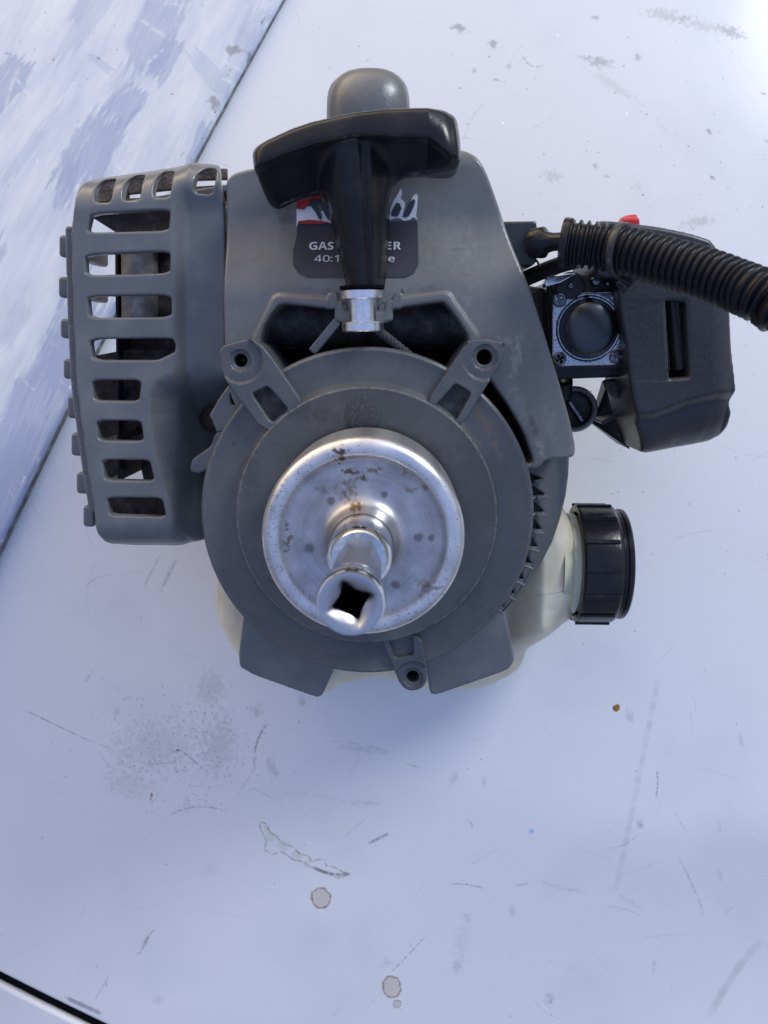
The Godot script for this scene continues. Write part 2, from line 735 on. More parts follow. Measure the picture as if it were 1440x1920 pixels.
func on_hood(x: float, y: float) -> Vector3:
	var v := pw(x, y, 0.0)
	for _k in 3:
		v = pw(x, y, crown(Vector2(v.x, v.z)))
	return v


func hood_px(x: float, y: float) -> Vector2:            # a place on the panel, measured in the photo, as a texel
	var v := on_hood(x, y)
	return (Vector2(v.x, v.z) - TEX_LO) / TEX_SIZE * Vector2(TEX_W, TEX_H)


func soft_noise(w: int, h: int, seed_: int, freq: float) -> PackedByteArray:
	var f := FastNoiseLite.new()
	f.seed = seed_
	f.frequency = freq
	f.fractal_octaves = 5
	return f.get_image(w, h, false, false, true).get_data()


func hood_texture() -> ImageTexture:
	var w := TEX_W / 2
	var h := TEX_H / 2
	var a := soft_noise(w, h, 7, 0.006)
	var b := soft_noise(w, h, 8, 0.03)
	var data := PackedByteArray()
	data.resize(w * h * 3)
	for i in w * h:
		var k := 0.45 * clampf((a[i] - 150.0) / 100.0, 0.0, 1.0) * (0.5 + b[i] / 400.0)
		data[i * 3] = int(224.0 - 20.0 * k)
		data[i * 3 + 1] = int(224.0 - 17.0 * k)
		data[i * 3 + 2] = int(223.0 - 16.0 * k)
	var im := Image.create_from_data(w, h, false, Image.FORMAT_RGB8, data)
	im.resize(TEX_W, TEX_H, Image.INTERPOLATE_CUBIC)
	var nz := FastNoiseLite.new()
	nz.seed = 12
	nz.frequency = 0.09
	nz.fractal_octaves = 4
	var s := TEX_W / TEX_SIZE.x * EYE.y / FOCAL          # texels per photo pixel
	var dark_grey := lin(0.20, 0.20, 0.19)
	var dark := lin(0.10, 0.10, 0.12)
	# loose specks, thicker towards the far right corner
	for i in 900:
		var p := Vector2(rng.randf() * 1500.0 - 30.0, rng.randf() * 2000.0 - 40.0)
		var near := clampf(1.2 - p.distance_to(Vector2(1250, 350)) / 900.0, 0.12, 1.0)
		if rng.randf() > near:
			continue
		var q := hood_px(p.x, p.y)
		blot(im, q, rng.randf_range(0.6, 1.5), rng.randf_range(0.6, 1.3), 0.0, dark, rng.randf_range(0.3, 0.8), nz, 0.2)
	# smudges: x, y, half length, half width, turn, strength
	for q: Array in [
			[862, 52, 20, 13, 0.3, 0.55], [924, 80, 12, 12, 0.8, 0.5], [1116, 32, 10, 6, 0.0, 0.4], [887, 132, 8, 7, 0.0, 0.3], [953, 124, 8, 6, 0.0, 0.25],
			[930, 149, 18, 4, 0.2, 0.45], [1196, 107, 11, 11, 0.5, 0.4], [1125, 116, 34, 13, 0.2, 0.40], [1100, 108, 28, 6, 0.15, 0.3], [1373, 60, 34, 16, 0.3, 0.5],
			[1250, 28, 60, 18, 0.15, 0.28], [1320, 48, 70, 14, 0.2, 0.22], [1329, 246, 8, 7, 0.4, 0.6], [1336, 332, 9, 5, 0.0, 0.6], [1430, 175, 9, 4, 0.2, 0.7], [1436, 263, 7, 6, 0, 0.4],
			[1116, 312, 8, 8, 0, 0.45], [1136, 330, 8, 5, 0, 0.35], [1035, 330, 24, 14, 0.1, 0.22], [1150, 160, 70, 14, 0.6, 0.14], [1310, 415, 46, 14, -0.2, 0.24], [1194, 352, 12, 12, 0, 0.12],
			[395, 1290, 36, 42, 0.2, 0.20], [290, 1400, 120, 70, -0.25, 0.16], [410, 1400, 46, 85, 0.1, 0.22], [240, 1470, 70, 40, 0.2, 0.14], [482, 1332, 14, 20, 0.1, 0.30], [567, 1316, 8, 18, -0.3, 0.30],
			[510, 1440, 10, 26, -0.5, 0.26], [350, 1505, 10, 24, 0.0, 0.16], [218, 1335, 8, 12, 0.0, 0.22], [165, 1268, 6, 14, 0.6, 0.22], [295, 1875, 15, 13, 0, 0.16], [1030, 1873, 14, 20, 0.1, 0.26], [1032, 1880, 5, 6, 0, 0.35],
			[875, 1720, 14, 13, 0.0, 0.18], [858, 1810, 12, 26, 0.25, 0.22], [864, 1765, 20, 40, 0.1, 0.10], [960, 1708, 8, 18, 0.2, 0.22], [724, 1805, 12, 16, 0.4, 0.18], [1201, 1545, 10, 10, 0, 0.42], [1350, 1640, 8, 16, -0.3, 0.20],
			[1388, 1385, 7, 15, -0.2, 0.20], [1348, 1550, 6, 16, 0, 0.16], [850, 1460, 10, 18, 0.2, 0.20], [908, 1465, 8, 18, 0.0, 0.16], [1226, 1810, 5, 18, 0, 0.20], [1180, 1340, 9, 18, -0.4, 0.24], [1060, 1665, 60, 6, 0.25, 0.12],
			[1180, 1690, 36, 6, 0.6, 0.14], [690, 1505, 34, 5, 0.1, 0.20], [680, 1405, 60, 8, 0.1, 0.16], [390, 1630, 24, 18, 0.1, 0.08], [272, 1765, 5, 22, 0.4, 0.45], [198, 1845, 3, 18, 0.3, 0.35], [40, 960, 40, 90, 0.3, 0.06]]:
		blot(im, hood_px(q[0], q[1]), q[2] * s, q[3] * s, q[4], dark_grey, q[5] * 0.8, nz, 0.75, 0.0, 0.8)
	# a soft grey drip line and a shallow rub
	stroke(im, hood_px(1238, 1250), hood_px(1150, 1690), 7.0 * s, lin(0.42, 0.43, 0.45), 0.011, nz)
	stroke(im, hood_px(1430, 1760), hood_px(1330, 1910), 10.0 * s, lin(0.42, 0.42, 0.42), 0.012, nz, -0.05)
	# scratches and hairs: from, to, half width, strength, bow
	for q: Array in [
			[45, 1331, 170, 1390, 1.2, 0.9, 0.0], [160, 1385, 290, 1440, 0.7, 0.5, 0.0], [268, 1430, 340, 1425, 0.9, 0.6, -0.05], [500, 1358, 478, 1440, 2.2, 0.55, -0.10], [478, 1440, 440, 1500, 1.0, 0.35, 0.0],
			[315, 1530, 425, 1522, 1.6, 0.40, 0.12], [470, 1475, 512, 1497, 0.8, 0.5, 0.0], [525, 1487, 700, 1520, 0.8, 0.35, 0.05], [690, 1582, 728, 1563, 3.2, 0.32, 0.0], [762, 1432, 790, 1440, 0.9, 0.8, 0.0],
			[842, 1658, 908, 1666, 1.3, 0.75, 0.05], [876, 1537, 886, 1552, 1.2, 0.8, 0.1], [1232, 1443, 1230, 1497, 1.3, 0.8, 0.03], [1140, 1590, 1198, 1563, 1.1, 0.55, -0.12], [1265, 1525, 1284, 1554, 1.0, 0.4, 0.0],
			[1272, 1607, 1320, 1715, 1.6, 0.30, 0.02], [1168, 1595, 1200, 1637, 0.7, 0.4, 0.0], [880, 1622, 935, 1590, 0.8, 0.35, 0.0], [735, 1822, 798, 1756, 1.4, 0.6, 0.0], [680, 1900, 735, 1838, 0.7, 0.3, 0.0],
			[262, 1790, 290, 1742, 1.4, 0.6, 0.05], [178, 1875, 207, 1824, 0.9, 0.6, 0.0], [118, 1858, 160, 1858, 0.6, 0.4, 0.0], [970, 1660, 990, 1657, 1.6, 0.4, 0.0], [802, 1644, 778, 1680, 0.5, 0.5, 0.0],
			[560, 1350, 562, 1356, 1.2, 0.9, 0.0], [230, 1312, 246, 1305, 0.9, 0.6, 0.0], [620, 1390, 735, 1412, 1.3, 0.25, 0.05], [645, 1570, 690, 1530, 1.0, 0.35, 0.0], [1140, 1700, 1205, 1718, 1.0, 0.35, 0.05],
			[1205, 1757, 1300, 1750, 0.8, 0.3, 0.0], [1060, 1825, 1080, 1810, 0.8, 0.4, 0.0], [1100, 1880, 1210, 1830, 0.6, 0.22, 0.0], [1040, 1755, 1280, 1680, 0.5, 0.22, 0.04], [950, 1360, 870, 1390, 0.6, 0.35, 0.1],
			[980, 105, 1022, 122, 1.8, 0.35, -0.25], [870, 265, 925, 180, 1.0, 0.3, 0.10], [1400, 290, 1440, 290, 0.6, 0.45, 0.0], [1195, 190, 1210, 200, 1.2, 0.3, 0.0], [1250, 800, 1258, 812, 1.2, 0.4, 0.0], [1115, 860, 1150, 866, 1.0, 0.4, 0.0],
			[0, 1665, 180, 1662, 0.6, 0.22, 0.0], [10, 1800, 70, 1770, 0.8, 0.2, 0.0], [430, 1560, 380, 1500, 0.6, 0.25, 0.0], [610, 1470, 640, 1400, 0.5, 0.25, 0.0], [160, 1100, 210, 1078, 1.5, 0.18, 0.1],
			[60, 1040, 130, 1150, 0.5, 0.2, 0.05], [330, 1050, 300, 1110, 3.5, 0.14, 0.0], [300, 1040, 270, 1100, 2.5, 0.12, 0.0], [1360, 1715, 1372, 1700, 0.9, 0.5, 0.0], [1240, 1500, 1230, 1540, 0.5, 0.4, 0.0]]:
		stroke(im, hood_px(q[0], q[1]), hood_px(q[2], q[3]), q[4] * s, dark, q[5] * 0.5, nz, q[6])
	# peppery grit in the scuffed patch
	for i in 340:
		var p := Vector2(rng.randfn(330, 75), rng.randfn(1410, 55))
		blot(im, hood_px(p.x, p.y), 0.9, 0.8, 0.0, dark, rng.randf_range(0.3, 0.85), nz, 0.2)
	blot(im, hood_px(333, 1406), 2.6, 1.8, 0, dark, 0.9, nz, 0.4)
	stroke(im, hood_px(335, 1405), hood_px(372, 1435), 0.8 * s, dark, 0.8, nz, 0.04)
	stroke(im, hood_px(284, 1487), hood_px(281, 1500), 1.4 * s, lin(0.16, 0.08, 0.03), 1.2, nz, 0.1)
	# dried drops with a darker rim, and one rusty dot
	var tea := lin(0.26, 0.19, 0.11)
	for q: Array in [[601, 1683, 19, 21, 0.0], [734, 1850, 18, 24, -0.1], [744, 1882, 8, 9, 0.0]]:
		blot(im, hood_px(q[0], q[1]), q[2] * s, q[3] * s, q[4], lin(0.56, 0.47, 0.34), 0.42, nz, 0.16, 0.0, 0.12)
		blot(im, hood_px(q[0], q[1]), q[2] * s * 1.04, q[3] * s * 1.04, q[4], tea, 1.0, nz, 0.16, 0.9)
	for q: Array in [[500, 1552, 8, 12], [508, 1568, 16, 22], [530, 1585, 18, 22], [556, 1602, 16, 18], [575, 1618, 14, 12]]:
		blot(im, hood_px(q[0], q[1]), q[2] * s * 0.8, q[3] * s * 0.6, -0.9, lin(0.50, 0.47, 0.41), 0.26, nz, 0.4, 0.0, 0.3)
	var edge := [488, 1541, 500, 1546, 508, 1562, 522, 1572, 534, 1584, 552, 1590, 564, 1602, 580, 1607, 586, 1616, 610, 1611, 612, 1624, 634, 1630, 656, 1638, 630, 1646, 612, 1636, 600, 1632, 583, 1626, 572, 1618, 556, 1614, 540, 1604, 524, 1597, 508, 1602, 497, 1594, 500, 1580, 492, 1562, 488, 1541]
	for i in range(0, edge.size() - 2, 2):
		stroke(im, hood_px(edge[i], edge[i + 1]), hood_px(edge[i + 2], edge[i + 3]), 1.1 * s, tea, 0.85, nz, 0.08 if i % 4 == 0 else -0.06)
	for i in 150:
		var p := Vector2(rng.randf() * 1440.0, rng.randf() * 1920.0)
		stroke(im, hood_px(p.x, p.y), hood_px(p.x + rng.randfn(0, 55), p.y + rng.randfn(0, 45)), rng.randf_range(0.4, 0.8), lin(0.30, 0.30, 0.32), rng.randf_range(0.10, 0.32), nz, rng.randf_range(-0.12, 0.12))
	stroke(im, hood_px(584, 1624), hood_px(655, 1638), 3.5 * s, dark_grey, 0.35, nz, -0.1)
	blot(im, hood_px(1155, 1327), 7.5 * s, 8.0 * s, 0, lin(0.30, 0.15, 0.035), 1.0, nz, 0.25, 0.0, 0.25)
	blot(im, hood_px(1150, 1327), 2.5 * s, 4.0 * s, 0, lin(0.13, 0.07, 0.02), 0.8, nz, 0.25)
	blot(im, hood_px(996, 1558), 6.0 * s, 6.0 * s, 0, lin(0.25, 0.40, 0.75), 0.6, nz, 0.4)
	# chipped paint beside the seam
	stroke(im, hood_px(122, 1870), hood_px(188, 1900), 5.0 * s, lin(0.36, 0.37, 0.38), 0.5, nz)
	# bright paint nicks
	for q: Array in [[1045, 66], [1174, 212], [943, 230]]:
		blot(im, hood_px(q[0], q[1]), 3.0 * s, 2.4 * s, 0, Color(1, 1, 1), 1.0, nz, 0.2)
	im.generate_mipmaps()
	return ImageTexture.create_from_image(im)


const PAN_LO := Vector2(-0.36, -0.36)
const PAN_SIZE := Vector2(0.36, 0.42)


func panel_px(x: float, y: float, w: int) -> Vector2:
	var v := on_hood(x, y)
	v = pw(x, y, v.y + 0.006)
	return (Vector2(v.x, v.z) - PAN_LO) / PAN_SIZE.x * w


func sanded_texture() -> ImageTexture:
	var w := 900
	var h := 1050
	var im := Image.create(w, h, false, Image.FORMAT_RGB8)
	var nz := FastNoiseLite.new()
	nz.seed = 77
	nz.frequency = 0.010
	nz.fractal_octaves = 5
	var fine := FastNoiseLite.new()
	fine.seed = 78
	fine.frequency = 0.05
	fine.fractal_octaves = 3
	var light := lin(0.53, 0.575, 0.645)
	var chalk := lin(0.70, 0.72, 0.73)
	var cs := cos(-0.48)
	var sn := sin(-0.48)
	for y in h:
		for x in w:
			var u := x * cs - y * sn
			var v := x * sn + y * cs
			var k := nz.get_noise_2d(u * 1.5, v * 0.5)
			var f := fine.get_noise_2d(u * 1.6, v * 0.22)
			im.set_pixel(x, y, light.lerp(chalk, clampf(0.5 + k * 0.8 + f * 0.3, 0.0, 1.0)))
	var blue := lin(0.33, 0.385, 0.52)
	var s := w / PAN_SIZE.x * 0.461 / FOCAL
	# rubbed-through patches, dragged along the panel: x, y, half length, half width, turn, strength
	var patches := []
	for i in 14:
		patches.append([rng.randf() * 520.0 - 40.0, rng.randf() * 900.0, rng.randf_range(30, 120), rng.randf_range(8, 34), rng.randfn(2.05, 0.12) if i % 4 else rng.randfn(0.75, 0.1), rng.randf_range(0.15, 0.5)])
	for q: Array in patches + [
			[170, 285, 95, 52, 2.05, 1.0], [235, 195, 44, 34, 2.3, 0.9], [290, 62, 95, 50, 1.9, 0.8], [308, 110, 50, 26, 2.1, 0.8], [14, 155, 60, 38, 2.2, 1.0], [378, 278, 50, 26, 2.0, 0.9], [125, 345, 50, 20, 1.75, 0.8],
			[60, 800, 270, 70, 2.05, 0.95], [135, 655, 110, 62, 2.0, 0.9], [20, 930, 130, 60, 2.0, 0.8], [148, 18, 30, 14, 2.0, 0.55], [470, 55, 50, 26, 2.0, 0.4], [395, 140, 70, 18, 0.9, 0.4], [190, 120, 34, 8, 0.65, 0.45], [-60, 500, 90, 60, 2.0, 0.8], [-80, 260, 90, 70, 2.0, 0.7]]:
		var c := panel_px(q[0], q[1], w)
		var l: float = q[2] * s
		var b: float = q[3] * s
		var big := maxf(l, b) * 1.4
		var c2 := cos(q[4])
		var s2 := sin(q[4])
		for y in range(int(c.y - big), int(c.y + big)):
			for x in range(int(c.x - big), int(c.x + big)):
				var dx := x - c.x
				var dy := y - c.y
				var u := (dx * c2 + dy * s2)
				var v := (-dx * s2 + dy * c2)
				var streak := fine.get_noise_2d(v * 2.2, u * 0.16) * 0.7 + nz.get_noise_2d(x * 1.2, y * 1.2) * 0.25
				var d := maxf(absf(u / l) + streak, absf(v / b) + nz.get_noise_2d(x * 1.6, y * 1.6) * 0.28 + fine.get_noise_2d(v * 2.0, u * 0.2) * 0.12)
				put(im, x, y, blue, q[5] * 0.8 * (1.0 - smoothstep(0.80, 1.02, d)) * (0.85 + 0.25 * fine.get_noise_2d(v * 3.0, u * 0.3)))
	# white filler dragged over the rubbed places
	for i in 150:
		var q := panel_px(rng.randf() * 520.0 - 60.0, rng.randf() * 1000.0 - 20.0, w)
		var d := Vector2.from_angle(rng.randfn(2.05, 0.22) if rng.randf() < 0.8 else rng.randfn(0.7, 0.2)) * rng.randf_range(15.0, 90.0)
		stroke(im, q, q + d, rng.randf_range(0.7, 3.2), lin(0.78, 0.79, 0.80), rng.randf_range(0.06, 0.28), fine, rng.randf_range(-0.05, 0.05))
	# white scuffs and dark chips near the edge
	var grit := lin(0.16, 0.17, 0.19)
	for i in 60:
		var t := rng.randf()
		var p := Vector2(530, 0).lerp(Vector2(0, 1025), t) + Vector2(-1, -0.3) * absf(rng.randfn(0.0, 16.0))
		var q := panel_px(p.x, p.y, w)
		stroke(im, q, q + Vector2(-5.0, 10.0) * rng.randf_range(0.2, 1.3), rng.randf_range(0.5, 1.6), grit if rng.randf() < 0.55 else Color(0.93, 0.93, 0.92), rng.randf_range(0.4, 1.0), fine)
	for i in 46:
		var p := Vector2(rng.randf() * 420.0, rng.randf() * 420.0)
		blot(im, panel_px(p.x, p.y, w), rng.randf_range(0.8, 2.2), rng.randf_range(0.6, 1.4), rng.randf() * 3.0, grit, rng.randf_range(0.2, 0.6), fine, 0.5)
	for q: Array in [[436, 93, 26, 12], [15, 100, 9, 2], [100, 112, 2, 3], [322, 176, 3, 2], [185, 108, 7, 4], [465, 110, 5, 18], [400, 190, 14, 20]]:
		blot(im, panel_px(q[0], q[1], w), q[2] * s, q[3] * s, 0.2, grit, 0.5, fine, 1.0, 0.0, 0.8)
	im.generate_mipmaps()
	return ImageTexture.create_from_image(im)


# a gently domed sheet of steel with a rolled edge along the seam
func steel_sheet(a: Vector2, dir: Vector2, inn: Vector2, s0: float, s1: float, t1: float, drop: float, drop_end: float, uv_lo: Vector2, uv_size: Vector2, what := 0) -> ArrayMesh:
	var V := PackedVector3Array()
	var N := PackedVector3Array()
	var U := PackedVector2Array()
	var idx := PackedInt32Array()
	var r := 0.0032
	var rows := [[0.0, -0.016, 0.0], [0.0, -r, 0.0]]
	for k in range(1, 8):
		var w := PI / 2 * k / 7.0
		rows.append([r - r * cos(w), -r + r * sin(w), w])
	if what == 1:
		rows = rows.slice(0, 4)
	if what == 2:
		rows = rows.slice(3)
	for k in range(1, 41 if what != 1 else 1):
		rows.append([r + (t1 - r) * pow(k / 40.0, 1.4), 0.0, PI / 2])
	var cols := 90
	for q: Array in rows:
		for i in cols + 1:
			var p: Vector2 = a + dir * lerpf(s0, s1, float(i) / cols) + inn * q[0]
			V.append(Vector3(p.x, crown(p) + q[1] - lerpf(drop, drop_end, clampf(float(i) / cols * 1.0, 0.0, 1.0)), p.y))
			var g := (p - Vector2(0.05, -0.03)) * 0.5
			var up := Vector3(g.x, 1, g.y).normalized()
			N.append((up * sin(q[2]) - Vector3(inn.x, 0, inn.y) * cos(q[2])).normalized())
			U.append((p - uv_lo) / uv_size)
	for k in rows.size() - 1:
		for i in cols:
			var b := k * (cols + 1) + i
			var tri := [b, b + 1, b + cols + 1, b + 1, b + cols + 2, b + cols + 1]
			for f in [0, 3]:
				var n := (V[tri[f + 1]] - V[tri[f]]).cross(V[tri[f + 2]] - V[tri[f]])
				if n.dot(N[tri[f]] + N[tri[f + 1]] + N[tri[f + 2]]) < 0:
					idx.append_array([tri[f], tri[f + 1], tri[f + 2]])
				else:
					idx.append_array([tri[f], tri[f + 2], tri[f + 1]])
	return to_mesh(V, N, U, idx)


func car_panels() -> void:
	var paint := mat(Color.WHITE, 0.26)
	paint.albedo_texture = hood_texture()
	paint.metallic_specular = 0.4
	paint.roughness_texture = noise_tex(15, 0.006, [[0.2, Color(0.20, 0.20, 0.20)], [0.8, Color(0.36, 0.36, 0.36)]])
	paint.roughness = 1.0
	paint.roughness_texture_channel = BaseMaterial3D.TEXTURE_CHANNEL_GREEN
	var a := on_hood(0, 1826)
	var b := on_hood(195, 1922)
	var A := Vector2(a.x, a.z)
	var dir := (Vector2(b.x, b.z) - A).normalized()
	var nor := Vector2(-dir.y, dir.x)                     # towards the lower left
	var h := add(self, "car_hood", steel_sheet(A, dir, -nor, -0.50, 0.76, 0.95, 0.0, 0.0, TEX_LO, TEX_SIZE), paint)
	tag(h, "dirty white painted car panel under the engine, scratched, spotted and coffee stained", "", "structure")
	var G := A + nor * 0.0078
	var f := add(self, "car_fender", steel_sheet(G, dir, nor, -0.50, 0.76, 0.30, 0.001, 0.001, TEX_LO, TEX_SIZE), paint)
	tag(f, "white car panel beyond the black gap in the lower left corner", "", "structure")
	var gap := PackedVector2Array([A - dir * 0.40 + nor * 0.0006, A + dir * 0.70 + nor * 0.0006, A + dir * 0.70 + nor * 0.0074, A - dir * 0.40 + nor * 0.0074])
	var s := add(self, "panel_gap", relief([gap], [], 0.002, func(p: Vector2) -> float: return crown(p) - 0.0050, 0.0, func(p: Vector2) -> float: return crown(p) - 0.02), M.near_black)
	tag(s, "black gap between the two white car panels at lower left", "", "structure")

	var bare := mat(Color.WHITE, 0.42)
	bare.albedo_texture = sanded_texture()
	var c := pw(530, 0, on_hood(530, 0).y + 0.0045)
	var d := pw(0, 1025, on_hood(0, 1025).y + 0.0075)
	var C := Vector2(c.x, c.z)
	var E := Vector2(d.x, d.z)
	var run := (E - C).normalized()
	var out := Vector2(-run.y, run.x)
	if out.x < 0:
		out = -out
	var length := C.distance_to(E)
	var p := Node3D.new()
	p.name = "sanded_panel"
	add_child(p)
	tag(p, "raised pale blue panel with sanded streaks and brushed primer, upper left corner", "panel")
	add(p, "panel_face", steel_sheet(C, run, -out, -0.22, length + 0.14, 0.36, -0.0030, -0.0088, PAN_LO, PAN_SIZE, 2), bare)
	add(p, "chipped_edge", steel_sheet(C, run, -out, -0.22, length + 0.14, 0.36, -0.0030, -0.0088, PAN_LO, PAN_SIZE, 1), M.bare_edge)


# ---------------------------------------------------------------- engine: inside
func crankcase() -> void:
	var o := Node3D.new()
	o.name = "crankcase"
	engine.add_child(o)
	add(o, "block", slab(rounded(outline([440, 560, 560, 420, 900, 420, 1010, 700, 960, 980, 800, 1120, 560, 1120, 430, 900], 0.09), 0.2, 1), -0.005, 0.094, 0.0015), M.near_black)
	var a := pl(470, 604, 0.100)
	var b := pl(905, 604, 0.100)
	add(o, "cylinder_barrel", rod(a, b, 0.0105, 32), M.dark)
	for k in 2:
		var y := 578.0 + k * 66.0
		add(o, "casting_rib", rod(pl(478, y, 0.098), pl(895, y, 0.098), 0.0022 + 0.0006 * k, 12), M.dark)
	# a rope leaving the guide towards the pulley, three strands
	for k in 3:
		var pts := PackedVector3Array()
		var r0 := pl(700, 612, 0.1285)
		var r1 := pl(790, 684, 0.122)
		var sd := Vector3(0.707, 0, -0.707)
		for i in 40:
			var t := i / 39.0
			pts.append(r0.lerp(r1, t) + (sd * cos(t * 26.0 + k * TAU / 3) + Vector3.UP * sin(t * 26.0 + k * TAU / 3)) * 0.0009)
		add(o, "rope_strand", sweep(pts, same(40, 0.0010), 8), M.rope)


func fan_shroud() -> void:
	var o := Node3D.new()
	o.name = "fan_shroud"
	engine.add_child(o)
	var h := 0.108
	var rim := outline([1050, 845, 1077, 850, 1075, 898, 1070, 937, 1059, 981, 1044, 1026, 1020, 1070, 992, 1109, 964, 1138, 951, 1152, 900, 1180, 830, 1150, 840, 900], h)
	var tips := [[1012, 880], [1017, 903], [1022, 934.6], [1020.6, 968], [1015, 1001], [1006, 1033.5], [994.5, 1065], [979, 1095], [962, 1122], [941, 1147]]
	var holes := []
	for k in range(1, tips.size()):
		var p: Array = tips[k - 1]
		var q: Array = tips[k]
		var dx: float = (687.0 - q[0]) * 0.30
		var dy: float = (957.0 - q[1]) * 0.30
		var sx: float = (q[0] - p[0]) * 0.16
		var sy: float = (q[1] - p[1]) * 0.16
		holes.append(outline([p[0] + sx + (687 - p[0]) * 0.06, p[1] + sy + (957 - p[1]) * 0.06, q[0] - sx, q[1] - sy, q[0] - sx + dx, q[1] - sy + dy, p[0] + sx + dx, p[1] + sy + dy], h))
	var top := func(p: Vector2) -> float:
		var r := p.length()
		return 0.1085 - 0.010 * smoothstep(0.071, 0.086, r)
	add(o, "shroud_plate", relief([rim], holes, 0.0008, top, 0.0015, 0.06), M.disc)
	for k in range(1, tips.size()):
		var q: Array = tips[k]
		var v := pl(q[0] - 5.0, q[1] - 2.0, 0.1088)
		var r := Basis(Vector3.UP, -Vector2(v.x, v.z).angle())
		add(o, "cooling_rib", block(0.0050, 0.0020, 0.0012, 0.0004), M.shroud, at_pos(v, r))
	var fan := [840, 1080, 840, 860, 1000, 860]
	for q: Array in tips:
		fan.append_array([687 + (q[0] - 687) * 1.01, 957 + (q[1] - 957) * 1.01])
	add(o, "fan_floor", slab(outline(fan, 0.1035), 0.07, 0.1035, 0.0005), M.dark)
	# the two cheeks of the tank guard below the disc
	for k in 2:
		var q := outline3([444, 1150, 0.110, 444, 1231, 0.092, 450, 1249, 0.086, 480, 1262, 0.084, 597, 1297, 0.080, 607, 1293, 0.080, 640, 1235, 0.100, 690, 1180, 0.112, 600, 1060, 0.112, 470, 1100, 0.112])
		if k == 1:
			q = outline3([951, 1146, 0.110, 962, 1205, 0.094, 965, 1236, 0.086, 951, 1252, 0.084, 817, 1292, 0.080, 805, 1289, 0.080, 796, 1240, 0.100, 770, 1180, 0.112, 800, 1060, 0.112, 920, 1080, 0.112])
		var slope := func(p: Vector2) -> float:
			var r := p.length()
			return 0.1120 - 0.024 * smoothstep(0.0685, 0.084, r)
		add(o, "tank_cheek", relief([rounded(q, 0.12, 1)], [], 0.0009, slope, 0.0014, 0.045), M.grey)
	# small tab on the left edge of the shroud
	add(o, "shroud_tab", relief([rounded(outline([403, 812, 396, 836, 359, 861, 356, 884, 376, 889, 420, 860, 430, 800], 0.112), 0.15, 1)], [], 0.0008, level(0.113), 0.0012, 0.10), M.grey)
	add(o, "shroud_strap", relief([rounded(outline([437, 712, 415, 741, 393, 779, 400, 790, 408, 812, 440, 800, 448, 760, 436, 758, 433, 740, 446, 722], 0.122), 0.1, 1)], [], 0.0007, level(0.1235), 0.0008, 0.11), M.grey)


